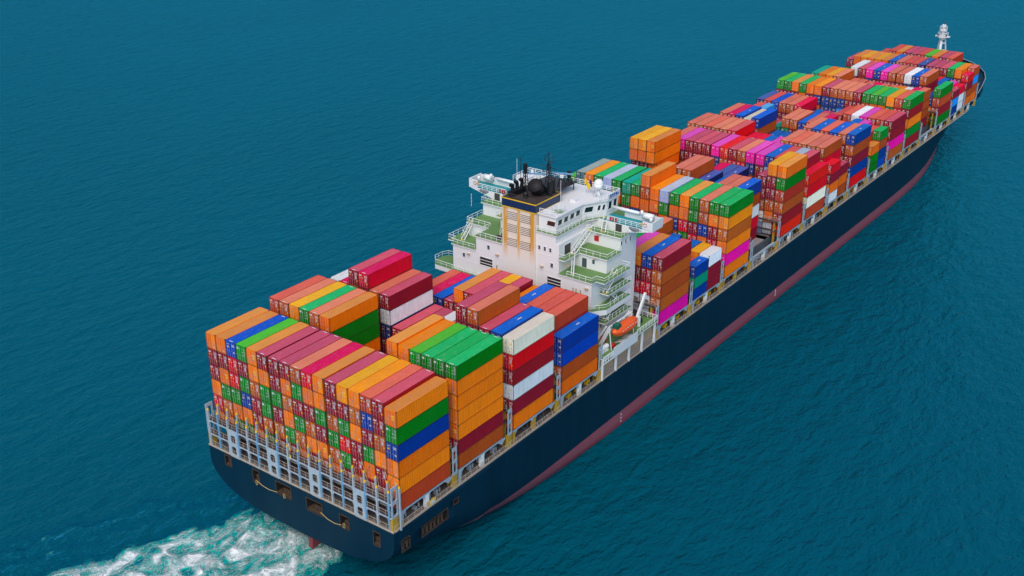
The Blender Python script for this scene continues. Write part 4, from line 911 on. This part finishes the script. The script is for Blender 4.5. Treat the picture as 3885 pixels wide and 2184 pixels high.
# bay -> {row: (top in 3 m tiers, colours from the top down[, tier height in units[, 'a'/'f' half or '45']])}
BAYS = {
'A': {0: (A_, 'ommoco'), 1: (A_, 'omogko'), 2: (A_, 'Bccgog'), 3: (A_, 'Lmgbog'), 4: (A_, 'ookmmo'), 5: (A_, 'moggkg'), 6: (A_, 'mmgmkm'), 7: (A_, 'mokogm'), 8: (A_, 'kgmgko'), 9: (A_, 'comkom'), 10: (A_, 'oogmok'),
      11: (A_, 'mmkgko'), 12: (A_, 'ymgcgm'), 13: (A_, 'Okommk'), 14: (A_, 'Kbmgom'), 15: (A_, 'mmkomm'), 16: (5.94, 'ogbOoK', 0.99)},
'B': {0: (6.5, 'Kmo', .93), 1: (6.5, 'kmo', .93), 2: (6.5, 'yko', .93), 3: (6.5, 'ggm', .93), 4: (6.5, 'kom', .93), 5: (6.5, 'oggokm', .93), 6: (2.4, 'm'), 7: (2.4, 'k'), 8: (2.4, 'o'), 9: (2.4, 'm'), 10: (2.4, 'b'),
      11: (6.5, 'om', .93), 12: (6.4, 'Om', .92), 13: (6.4, 'Lg', .92), 14: (6.4, 'gm', .92), 15: (6.4, 'gm', .92), 16: (6.42, 'goooomk', .917)},
'C': {0: (5.95, 'w'), 1: (5.95, 'c'), 2: (7.0, 'mk'), 3: (7.0, 'cm'), 4: (6.0, 'km'), 5: (6.0, 'mwnm'), 6: (4, 'mm'), 7: (4, 'mk'), 8: (4, 'wm'), 9: (4, 'k'), 10: (4, 'm'), 11: (4.6, 'k'), 12: (6.95, 'mm'), 13: (6.95, 'km'), 14: (6, 'm'), 15: (6, 'bm'), 16: (5.85, 'ermwmo', .975)},
'D': {0: (2.6, 'm'), 1: (2.6, 'k'), 2: (2.6, 'k'), 3: (4, 'Kk'), 4: (4, 'cm'), 5: (4, 'bn'), 6: (4, 'mm'), 7: (5, 'om'), 8: (5, 'mm'), 9: (5, 'y'), 10: (5, 'mm'), 11: (4.65, 'O'), 12: (5, 'b'), 13: (5, 'K'), 14: (5, 'K'), 15: (5, 'KK'), 16: (3.92, 'bBko', .98)},
'E': {10: (4, 'k'), 11: (4.6, 'm'), 12: (5, 'g'), 13: (5, 'p'), 14: (5, 'omcww'), 15: (5, 'bmcww'), 16: (5, 'mkkkp')},
'F': {4: (4, 'm'), 5: (4, 'k'), 6: (4, 'K'), 7: (4, 'n'), 8: (4, 'l'), 9: (4, 'm'), 10: (4, 'K'), 11: (4.15, 'kk'), 12: (3, 'b'), 13: (2.6, 'b'), 14: (2.9, 'b'), 15: [(2.4, 'K', .8, 'a'), (2.85, 'yo', .95, 'f')], 16: [(2.65, 'btb', .883, 'a'), (2.8, 'wmm', .933, 'f')]},
'G': {0: (5.3, 'Lg', .975), 1: (5.85, 'Tg', .975), 2: (5.85, 'Og', .975), 3: (5.85, 'gm', .975), 4: (5.85, 'sgo', .975), 5: (5.85, 'gogm', .975), 6: (5.85, 'tgmo', .975), 7: (5.85, 'gobm', .975), 8: (6.75, 'okooo', .975), 9: (5.85, 'OOmo', .975), 10: (5.85, 'sgom', .975),
      11: (5.85, 'gobkm', .975), 12: (5.85, 'oocgm', .975), 13: (5.85, 'ggmcm', .975), 14: (5.85, 'kkbom', .975), 15: (5.85, 'gomck', .975), 16: (5.85, 'gykOpO', .975)},
'H': {4: (3, 'm'), 5: (3, 'k'), 6: (3, 'k'), 7: (5.2, 'p'), 8: (6, 'km'), 9: (6, 'km'), 10: (5, 'nn'), 11: (4.6, 'b'), 12: (5, 'k'), 13: (5, 'k'), 14: (5, 'bkwrm')},
'I': {0: (6.1, 'yom', 1, '45'), 1: (6.1, 'yom', 1, '45'), 2: (6.1, 'ooom', 1, '45'), 3: (3, 'k'), 4: (3, 'm'), 5: (3, 'm'), 6: (3.2, 'k'), 7: (3.2, 'm'), 8: (4, 'ck'), 9: (4, 'n'), 10: (4, 'nm'), 11: (2.6, 'k'), 12: (2.6, 'm'), 13: (2.6, 'm'), 14: (5, 'mmkws'), 15: (6.1, 'ymmkow', 1), 16: (6.07, 'ogKkmr', 1)},
'J': {0: (2.6, 'm'), 1: (5, 'k'), 2: (5, 'pm'), 3: (5, 'mm'), 4: (5, 'mm'), 5: (5, 'mm'), 6: (5, 'pb'), 7: (5, 'rk'), 8: (5, 'mr'), 9: (5, 'kr'), 10: (5, 'pb'), 11: (5, 'pmm'), 12: (5, 'bsm'), 13: (5, 'Km'), 14: (5, 's'), 15: (5, 'mm'), 16: (4.08, 'rreK', 1.02)},
'K': {0: (5, 'k'), 1: (5, 'k'), 2: (5, 'K'), 3: (5, 'k'), 4: (5, 'k'), 5: (5, 'RR'), 6: (4, 'r'), 7: (4, 'r'), 8: (4, 'b'), 9: (4, 'p'), 10: (4, 'p'), 11: (5, 'km'), 12: (5, 'Km'), 13: (5, 'km'), 14: (5, 'km'), 15: (5, 'kr'), 16: [(3.6, 'rmow', .9, 'a'), (2.9, 'mok', .96, 'f')]},
'L': {1: (5, 'k'), 2: (5, 'c'), 3: (5, 'b'), 4: (4.8, 'e'), 5: (5, 'bkm'), 6: (3, 'b'), 7: (3, 'b'), 8: (2.6, 'm'), 9: (2.6, 'k'), 10: (2.6, 'k'), 11: (5, 'km'), 12: (5, 'bm'), 13: (5, 'Km'), 14: (5, 'bm'), 15: (5, 'km'), 16: (5.1, 'bkmbr', 1.02)},
'M': {1: (4, 'K'), 2: (4, 'l'), 3: (2.6, 'm'), 4: (2.6, 'm'), 5: (3, 't'), 6: (4, 'kt'), 7: (4, 'km'), 8: (3.85, 'b'), 9: (4, 'k'), 10: (4, 'c'), 11: (2.8, 'm'), 12: (2.8, 'm'), 13: (4, 'b'), 14: (4, 'p'), 15: (3.6, 'K'), 16: [(2.7, 'ogg', .9, 'a'), (3.7, 'gkbB', .925, 'f')]},
'N': {0: (4, 'n'), 1: (4, 'K'), 2: (4, 'B'), 3: (4, 'km'), 4: (4, 'km'), 5: (4, 'cm'), 6: (2.8, 'b'), 7: (2.8, 'm'), 8: (2.8, 'm'), 9: (2.8, 'k'), 10: (3.75, 'K'), 11: (4, 'Km'), 12: (4, 'w'), 13: (4, 'p'), 14: (4, 'Km'), 15: (4, 'Km'), 16: (4, 'mmpk')},
'O': {0: (5, 'Lm'), 1: (5, 'gm'), 2: (5, 'om'), 3: (5, 'go'), 4: (5, 'Om'), 5: (5, 'Obo'), 6: (5, 'mbb'), 7: (5, 'kbb'), 8: (5, 'kbl'), 9: (5, 'kmm'), 10: (5, 'mmm'), 11: (5, 'gk'), 12: (5, 'Lo'), 13: (5, 'go'), 14: (5, 'yg'), 15: (5, 'Kr'), 16: (5.06, 'gmOgm', 1.01)},
'S': {2: (5, 't'), 3: (5, 'O'), 4: (5, 'y'), 5: (5, 'kg'), 6: (4.1, 'k'), 7: (4.1, 'k'), 8: [(3.9, 'l', 1, 'a'), (4, 'k', 1, 'f')], 9: [(3.9, 'b', 1, 'a'), (4, 'c', 1, 'f')], 10: [(3.9, 'n', 1, 'a'), (4, 'k', 1, 'f')], 11: (4, 'k'), 12: (4, 'O'), 13: [(4, 'k', 1, 'a'), (4, 'w', 1, 'f')], 14: (4.1, 'c'), 15: (4.2, 'kk')},
'P': {4: (4, 'm'), 5: (5, 'wm'), 6: (5, 'mk'), 7: (5, 'pb'), 8: (5, 'bm'), 9: (5, 'pm'), 10: (5, 'km'), 11: (5, 'km'), 12: (5, 'wn'), 13: (5, 'bn'), 14: (5.1, 'km'), 15: (3, 'bo'), 16: (4, 'gKmg')},
'Q': {9: (3, 'm'), 10: (3, 'k'), 11: (3, 'm'), 12: (3, 'k'), 13: (3.1, 'r'), 14: (3.1, 'b'), 15: (2.9, 'p'), 16: [(2.7, 'mlb', .9, 'a'), (2.75, 'rww', .917, 'f')]},
'R': {0: (3.5, 'mg'), 1: (3.9, 'o'), 2: (3.9, 'y'), 3: (3.9, 'o'), 4: (3.9, 'y'), 5: (3.9, 'o'), 6: (3.95, 'b'), 7: (3.95, 'k'), 8: (3.95, 'K'), 9: (3.95, 'K'), 10: (3.95, 'n'), 11: (3.95, 'm'), 12: (3.95, 'm'), 13: (3.95, 'mo'), 14: (3.95, 'gb'), 15: (3.95, 'Om'), 16: [(3.5, 'cmko', .875, 'a'), (3.9, 'klko', .975, 'f')]},
'U': {2: (3.3, 'K'), 3: (3.3, 'K'), 4: (4, 'K'), 5: (4, 'o'), 6: (4, 'm'), 7: (4, 'm'), 8: (4, 'K'), 9: (4, 'L'), 10: (4, 'o'), 11: (4, 'm'), 12: (4, 'Km'), 13: (2.8, 'm'), 14: (2.6, 'g')},
}
LEN = {'40': 12.19, '20': 6.05, '45': 13.72}
CW = 2.438
def body_mesh(L):
    mb = MB(); hx = L / 2; hy = CW / 2; H = 2.9; p = 0.13
    for sx_ in (-1, 1):
        for sy in (-1, 1): mb.box(sx_ * hx, sx_ * (hx - p), sy * hy, sy * (hy - p), 0.0, H - 0.002, 2)
    for sy in (-1, 1):
        mb.box(-hx + p, hx - p, sy * hy, sy * (hy - 0.1), 0.0, 0.12, 2); mb.box(-hx + p, hx - p, sy * (hy - 0.01), sy * (hy - 0.09), 0.12, 0.16); mb.box(-hx + p, hx - p, sy * hy, sy * (hy - 0.08), H - 0.1, H - 0.004)
        # corrugated side wall
        n = int(L / 0.40); x0 = -hx + p; st = (L - 2 * p) / n; yo = sy * (hy - 0.015); yi = sy * (hy - 0.055)
        pts = []
        for k in range(n): a = x0 + k * st; pts += [(a, yo), (a + st * .35, yo), (a + st * .5, yi), (a + st * .85, yi)]
        pts.append((hx - p, yo)); vs = [(x, y, 0.16) for x, y in pts] + [(x, y, H - 0.1) for x, y in pts]; m_ = len(pts)
        mb.add(vs, [(k, k + 1, k + 1 + m_, k + m_) if sy < 0 else (k + 1, k, k + m_, k + 1 + m_) for k in range(m_ - 1)])
    for sx_ in (-1, 1): mb.box(sx_ * hx, sx_ * (hx - 0.1), -hy + p, hy - p, 0, 0.14, 2); mb.box(sx_ * hx, sx_ * (hx - 0.1), -hy + p, hy - p, H - 0.12, H - 0.004)
    mb.box(hx - 0.06, hx - 0.03, -hy + p, hy - p, 0.14, H - 0.12); mb.box(-hx + 0.10, -hx + 0.13, -hy + p, hy - p, 0.14, H - 0.12)
    for sx_ in (-1, 1):
        for sy in (-1, 1):
            for z0, z1 in ((-0.002, 0.12), (H - 0.12, H + 0.012)): mb.box(sx_ * (hx + 0.004), sx_ * (hx - 0.18), sy * (hy + 0.004), sy * (hy - 0.165), z0, z1, 1)
    return mb.mesh('container_body', ['paint', 'steel_dark', 'frame'])
def roof_mesh(L, mark=0):
    mb = MB(); hx = L / 2 - 0.06; hy = CW / 2 - 0.05; n = int(L / 0.55); st = 2 * hx / n; pts = []
    for k in range(n): a = -hx + k * st; pts += [(a, 2.9), (a + st * .3, 2.9), (a + st * .45, 2.878), (a + st * .85, 2.878)]
    pts.append((hx, 2.9)); m_ = len(pts); vs = [(x, -hy, z) for x, z in pts] + [(x, hy, z) for x, z in pts]
    mb.add(vs, [(k, k + 1, k + 1 + m_, k + m_) for k in range(m_ - 1)])
    for x in {0: (), 3: (), 1: (-hx + 0.2,), 2: (-hx + 0.2, hx - 0.2)}[mark]: mb.box(x - 0.09, x + 0.09, -0.42, 0.42, 2.9, 2.908, 1)
    if mark == 3: mb.box(0.2, 1.3, -0.12, 0.12, 2.9, 2.908, 1)
    return mb.mesh('container_roof', ['roof', 'decal'])
def door_mesh(L, side, style):
    mb = MB(); x = -L / 2; y0 = 0.02 if side > 0 else -1.10; y1 = y0 + 1.08
    mb.box(x + 0.02, x + 0.075, y0, y1, 0.16, 2.77)
    for k in range(5): z = 0.32 + k * 0.5; mb.box(x + 0.005, x + 0.02, y0 + 0.06, y1 - 0.06, z, z + 0.3)
    xd = x - 0.012; rnd = random.Random(style * 10 + side)
    def dec(ya, yb, za, zb, m): mb.box(xd, x + 0.004, ya, yb, za, zb, m)
    if style == 1:      # green boxes: white square on the port leaf, lines of print on the other
        if side > 0: dec(y1 - 0.55, y1 - 0.15, 2.15, 2.5, 1); dec(y0 + 0.15, y0 + 0.28, 2.2, 2.32, 1)
        else:
            for k in range(7): dec(y0 + 0.15, y0 + 0.25 + rnd.random() * 0.65, 2.45 - k * 0.22, 2.50 - k * 0.22, 1)
    elif style == 2:    # maroon boxes: bold block, yellow label, data panel
        if side > 0: dec(y1 - 0.65, y1 - 0.12, 2.25, 2.48, 1); dec(y1 - 0.5, y1 - 0.15, 1.8, 1.98, 2); dec(y0 + 0.1, y0 + 0.25, 1.85, 1.98, 1)
        else:
            for k in range(3): dec(y0 + 0.1, y0 + 0.85, 2.42 - k * 0.16, 2.47 - k * 0.16, 1)
            for k in range(5): dec(y0 + 0.3, y0 + 0.7, 1.85 - k * 0.13, 1.92 - k * 0.13, 1)
            dec(y0 + 0.12, y0 + 0.4, 0.8, 1.05, 2)
    elif style == 3:    # orange boxes: only small plates
        if side < 0: dec(y0 + 0.4, y0 + 0.55, 0.5, 0.65, 1)
        else: dec(y0 + 0.5, y0 + 0.56, 1.5, 1.7, 3)
    elif style == 4:    # orange boxes with yellow notices
        if side < 0: dec(y0 + 0.25, y0 + 0.85, 1.75, 2.05, 2); dec(y0 + 0.25, y0 + 0.85, 1.3, 1.6, 2); dec(y0 + 0.9, y0 + 1.0, 1.8, 2.0, 1)
    elif style == 5:    # magenta / plain: one white word
        if side > 0: dec(y1 - 0.7, y1 - 0.2, 2.1, 2.32, 1)
        else: dec(y0 + 0.3, y0 + 0.8, 2.15, 2.22, 1); dec(y0 + 0.3, y0 + 0.8, 1.95, 2.0, 1)
    elif style == 6:    # blue boxes
        if side > 0: dec(y1 - 0.6, y1 - 0.2, 1.7, 2.0, 2); dec(y1 - 0.7, y1 - 0.2, 2.35, 2.42, 1)
        else:
            dec(y0 + 0.15, y0 + 0.8, 2.3, 2.4, 1); dec(y0 + 0.15, y0 + 0.8, 2.05, 2.15, 1); dec(y0 + 0.2, y0 + 0.55, 0.9, 1.15, 1)
    elif style == 7:    # white refrigerated boxes
        dec(y0 + 0.3, y0 + 0.55, 1.9, 2.2, 2)
        if side < 0: dec(y0 + 0.6, y0 + 0.85, 0.4, 0.7, 2)
    return mb.mesh('container_door', ['paint', 'decal', 'ydecal', 'steel_dark'])
def rods_mesh(L, side):
    mb = MB(); x = -L / 2 - 0.03; y0 = 0.02 if side > 0 else -1.10
    for yy in (y0 + 0.28, y0 + 0.80): mb.box(x, x + 0.045, yy - 0.018, yy + 0.018, 0.1, 2.8); mb.box(x - 0.01, x + 0.03, yy - 0.02, yy + 0.28, 1.12, 1.17)
    return mb.mesh('lock_rods', 'rod')
def reefer_mesh(L):
    mb = MB(); x = -L / 2; mb.box(x - 0.01, x + 0.02, -0.85, 0.85, 1.35, 1.95, 0); mb.cyl((x - 0.02, 0.3, 1.65), (x - 0.012, 0.3, 1.65), 0.26, n=12, m=1); mb.box(x - 0.02, x - 0.011, -0.8, -0.2, 0.5, 1.0, 1)
    return mb.mesh('cooling_unit', ['vent', 'hatch'])
BODY = {k: body_mesh(v) for k, v in LEN.items()}; ROOFM = {(k, m_): roof_mesh(v, m_) for k, v in LEN.items() for m_ in (0, 1, 2, 3)}
def roof_of(cn):
    c = cn['c']; h_ = (cn['i'] * 37) % 10
    return ROOFM[(cn['k'], 2 if c in 'mgLBR' and h_ < 6 else (1 if c in 'mgkcr' and h_ < 8 else (3 if c in 'bn' and h_ < 7 else 0)))]
DOORS = {}; RODS = {(k, s_): rods_mesh(v, s_) for k, v in LEN.items() for s_ in (1, -1)}; REEF = {k: reefer_mesh(v) for k, v in LEN.items()}
def door(k, s_, st):
    if (k, s_, st) not in DOORS: DOORS[(k, s_, st)] = door_mesh(LEN[k], s_, st)
    return DOORS[(k, s_, st)]
def style_of(c, rnd):
    if c in 'gLtT': return 1
    if c in 'mkKcrR': return 2
    if c in 'oOy': return 3 if rnd.random() < 0.65 else 4
    if c in 'bBnl': return 6
    if c in 'wes': return 7
    return 5
ORD = ['first', 'second', 'third', 'fourth', 'fifth', 'sixth', 'seventh', 'eighth', 'ninth', 'tenth', 'eleventh', 'twelfth', 'thirteenth', 'fourteenth', 'fifteenth', 'sixteenth', 'seventeenth', 'eighteenth', 'nineteenth', 'twentieth']
allc = []       # every container: dict
for b in BORD:
    rows = sorted(BAYS[b])
    for r in rows:
        ent = BAYS[b][r]; ent = ent if isinstance(ent, list) else [ent]
        for en in ent:
            top, cols = en[0], en[1]; h = en[2] if len(en) > 2 else 1.0; part = en[3] if len(en) > 3 else '40'
            k = '20' if part in 'af' and part in ('a', 'f') else ('45' if part == '45' else '40')
            xc = BX[b] + 6.095; 
            if part == 'a': xc = BX[b] + 3.03
            if part == 'f': xc = BX[b] + 9.16
            yc = rowy(r) - CW / 2; z = ZB + top * 3.0; H = h * 3.0; t = 0
            seq = list(cols)
            while z - H > ZB - 0.6:
                kk = k if (k != '45' or t < 2) else '40'
                xx = xc - 0.45 if kk == '45' else xc
                if t < len(seq): c = seq[t]; ext_ = False
                else: c = random.choice('mmkkoogbmKr'); ext_ = True
                allc.append(dict(b=b, r=r, t=t, part=part, k=kk, x=xx, y=yc, z=z - H, H=H - 0.085, c=c, i=len(allc), fill=ext_))
                z -= H; t += 1
# which containers show (pixel counts of the finished view): the 300 largest are things of their own
IND = set([0,1,2,3,6,7,8,9,10,12,13,14,15,18,19,20,21,22,24,25,26,27,28,30,31,32,33,34,36,37,38,39,40,42,43,44,45,46,48,49,50,51,52,54,55,56,57,58,60,61,62,63,64,66,67,68,69,70,72,73,74,75,76,78,79,80,81,82,84,85,86,87,88,90,91,92,93,94,96,97,98,99,100,101,102,109,116,123,130,137,138,139,140,154,161,168,175,182,189,190,191,192,193,194,195,208,215,222,228,229,230,234,258,265,272,278,284,285,286,287,288,289,296,300,304,308,312,317,322,327,336,341,346,351,356,357,358,359,373,378,383,384,385,388,389,390,391,392,421,436,439,440,441,442,443,444,450,456,462,468,474,480,486,492,499,505,506,511,517,518,523,524,529,530,531,535,536,537,541,542,543,544,545,546,561,567,573,587,592,597,603,609,610,611,638,653,659,660,661,662,663,664,672,677,682,687,692,697,702,707,712,717,722,737,742,743,744,745,746,751,756,761,766,771,796,801,806,811,816,821,838,847,848,864,869,874,879,884,889,890,891,892,893,909,913,917,944,947,959,963,967,971,986,990,998,1002,1006,1007,1008,1009,1010,1015,1020,1025,1030,1035,1040,1045,1050,1055,1060,1065,1070,1075,1080,1085,1090,1091,1092,1093,1094,1110,1180,1185,1190,1195,1200,1205,1210,1215,1220,1228,1229,1230,1231,1310,1314,1318,1322,1368])   #@IND
VIS = set([4,5,11,16,17,23,29,35,41,47,53,59,65,71,77,83,89,95,141,183,196,202,209,216,223,224,225,231,232,238,242,246,259,266,313,332,352,368,379,380,381,382,386,387,422,425,430,433,445,451,457,469,475,476,481,482,487,488,493,494,495,500,501,507,512,513,514,519,520,525,526,532,538,568,578,582,593,594,595,596,598,599,604,605,612,630,634,648,649,650,651,652,654,655,656,657,658,667,673,674,678,683,688,693,698,703,708,713,714,718,719,723,727,732,772,776,780,784,788,817,822,823,824,825,826,827,828,833,843,849,852,855,885,886,894,898,902,904,906,910,914,921,925,933,937,941,945,946,948,949,950,951,955,960,964,968,972,975,977,979,983,994,1011,1016,1021,1026,1031,1036,1037,1041,1042,1046,1047,1051,1052,1056,1061,1066,1071,1076,1081,1086,1095,1100,1105,1115,1119,1127,1135,1143,1147,1151,1159,1163,1167,1168,1169,1170,1175,1176,1181,1186,1191,1196,1201,1206,1211,1216,1221,1222,1225,1226,1227,1244,1247,1250,1253,1254,1255,1256,1257,1258,1259,1260,1262,1263,1266,1270,1274,1278,1282,1286,1290,1294,1298,1302,1306,1311,1315,1319,1323,1324,1325,1326,1327,1328,1329,1330,1333,1336,1340,1344,1348,1352,1356,1360,1364]) #@VIS
DOORV = set([0,1,2,3,4,5,6,7,8,9,10,11,12,13,14,15,16,17,18,19,20,21,22,23,24,25,26,27,28,29,30,31,32,33,34,35,36,37,38,39,40,41,42,43,44,45,46,47,48,49,50,51,52,53,54,55,56,57,58,59,60,61,62,63,64,65,66,67,68,69,70,71,72,73,74,75,76,77,78,79,80,81,82,83,84,85,86,87,88,89,90,91,92,93,94,95,96,97,98,99,100,101,102,109,116,123,130,137,154,161,168,175,182,183,189,190,191,192,193,194,195,196,202,208,209,215,216,222,223,224,225,228,229,230,231,234,258,259,265,266,272,278,284,285,286,287,288,289,304,308,312,313,317,356,357,358,359,378,379,380,381,382,383,384,385,386,387,388,389,390,391,392,436,439,440,441,442,444,445,450,451,456,462,468,469,474,475,476,480,481,482,486,487,488,492,493,494,495,499,500,501,505,506,507,511,512,513,514,517,518,519,520,523,524,525,526,529,530,531,532,535,536,537,538,541,542,543,544,545,546,561,567,597,598,599,603,604,605,609,610,611,648,649,650,651,652,653,654,655,656,657,658,659,660,661,662,663,664,672,673,674,677,678,682,683,687,688,692,693,697,698,702,703,707,708,712,713,714,717,718,719,722,723,727,742,743,744,745,746,751,756,761,766,771,796,801,806,811,816,817,821,822,823,824,828,833,838,843,847,848,864,869,874,879,884,885,886,889,890,891,892,893,906,909,910,913,914,917,921,944,945,946,947,948,951,955,959,963,964,967,968,971,983,986,990,994,998,1002,1006,1007,1008,1009,1010,1011,1015,1016,1020,1021,1025,1026,1030,1031,1035,1036,1037,1040,1041,1042,1045,1046,1047,1050,1051,1052,1055,1056,1060,1061,1065,1066,1070,1071,1075,1076,1080,1081,1085,1086,1090,1091,1092,1093,1094,1095,1100,1105,1110,1175,1176,1180,1181,1185,1186,1190,1191,1195,1196,1200,1201,1205,1206,1210,1211,1215,1216,1220,1221,1225,1226,1227,1228,1229,1230,1231,1253,1254,1255,1256,1259,1260,1262,1266,1270,1274,1278,1282,1286,1290,1294,1298,1302,1306,1310,1311,1314,1315,1318,1319,1322,1323,1324,1325,1326,1336,1340,1344,1348,1352,1356,1360,1364,1368]) #@DOORV
def label_for(cn):
    rows = sorted(set(q['r'] for q in allc if q['b'] == cn['b'])); rr = rows.index(cn['r']); bi = BORD.index(cn['b'])
    word = PAL[cn['c']][2]; tier = 'topmost' if cn['t'] == 0 else ORD[cn['t']] + ' from top'
    n = len(rows)
    row = 'rightmost stack' if rr == n - 1 else ('leftmost stack' if rr == 0 else ORD[rr] + ' stack from left')
    bay = 'sternmost bay' if bi == 0 else ORD[bi] + ' bay from stern'
    half_ = {'a': ' near half', 'f': ' far half'}.get(cn['part'], '')
    return '%s container, %s, %s, %s%s' % (word, tier, row, bay, half_)
stuff = MB(); scol = []
def stuff_add(me_, mats, loc, sz, colour):
    o = len(stuff.v); stuff.v += [(v.co.x + loc[0], v.co.y + loc[1], v.co.z * sz + loc[2]) for v in me_.vertices]
    for p in me_.polygons:
        stuff.f.append(tuple(i + o for i in p.vertices)); stuff.m.append(mats[min(p.material_index, len(mats) - 1)]); scol.extend([colour] * len(p.vertices))
def stuff_box(cn):
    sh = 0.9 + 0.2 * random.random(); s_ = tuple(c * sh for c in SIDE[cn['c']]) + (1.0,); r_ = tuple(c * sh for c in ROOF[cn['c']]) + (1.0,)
    if VIS is None or cn['i'] in VIS:
        loc = (cn['x'], cn['y'], cn['z']); sz = cn['H'] / 2.9; k = cn['k']; st = style_of(cn['c'], random)
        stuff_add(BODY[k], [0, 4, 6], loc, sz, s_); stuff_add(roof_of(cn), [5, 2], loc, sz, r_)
        if DOORV is None or cn['i'] in DOORV:
            if cn['b'] == 'E' and cn['c'] == 'w': stuff_add(REEF[k], [4, 1], loc, sz, s_)
            else:
                for sd in (1, -1): stuff_add(door(k, sd, st), [0, 2, 3, 4], loc, sz, s_); stuff_add(RODS[(k, sd)], [1], loc, sz, s_)
        return
    L = LEN[cn['k']]; n0 = len(stuff.f)
    stuff.box(cn['x'] - L / 2, cn['x'] + L / 2, cn['y'] - CW / 2, cn['y'] + CW / 2, cn['z'], cn['z'] + cn['H'])
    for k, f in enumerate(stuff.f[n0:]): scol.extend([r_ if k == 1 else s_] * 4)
groups = 'shipping containers stacked on the deck'
for cn in allc:
    ind = (IND is None) or (cn['i'] in IND)
    if not ind: stuff_box(cn); continue
    rnd = random.Random(cn['i'] * 7 + 3)
    root = bpy.data.objects.new('shipping_container', None); COL.objects.link(root); root.empty_display_size = 0.5
    root.location = (cn['x'] + rnd.uniform(-0.04, 0.04), cn['y'] + rnd.uniform(-0.015, 0.015), cn['z']); root.scale = (1, 1, cn['H'] / 2.9)
    tag(root, label_for(cn), 'shipping container', groups); root['cid'] = cn['i']
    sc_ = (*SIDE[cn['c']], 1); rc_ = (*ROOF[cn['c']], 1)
    def ch(name, me_, col, par=root):
        o = bpy.data.objects.new(name, me_); COL.objects.link(o); o.parent = par; o.color = col; return o
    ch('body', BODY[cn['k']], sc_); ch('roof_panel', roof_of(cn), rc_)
    if DOORV is None or cn['i'] in DOORV:
        if cn['b'] == 'E' and cn['c'] == 'w': ch('cooling_unit', REEF[cn['k']], sc_)
        else:
            st = style_of(cn['c'], rnd)
            for s_ in (1, -1): dr = ch('door', door(cn['k'], s_, st), sc_); ch('lock_rods', RODS[(cn['k'], s_)], sc_, dr)
if stuff.f:
    me = bpy.data.meshes.new('stacked_containers'); me.from_pydata(stuff.v, [], stuff.f)
    for k_ in ('paint_a', 'rod', 'decal', 'ydecal', 'steel_dark', 'roof_a', 'frame_a'): me.materials.append(M[k_])
    me.polygons.foreach_set('material_index', stuff.m)
    ca = me.color_attributes.new('paint', 'FLOAT_COLOR', 'CORNER'); ca.data.foreach_set('color', [v for c in scol for v in c])
    me.update(); so = bpy.data.objects.new('stacked_containers', me); COL.objects.link(so)
    tag(so, 'mass of further containers in the lower tiers and far bays of the stacks', 'shipping containers', kind='stuff')
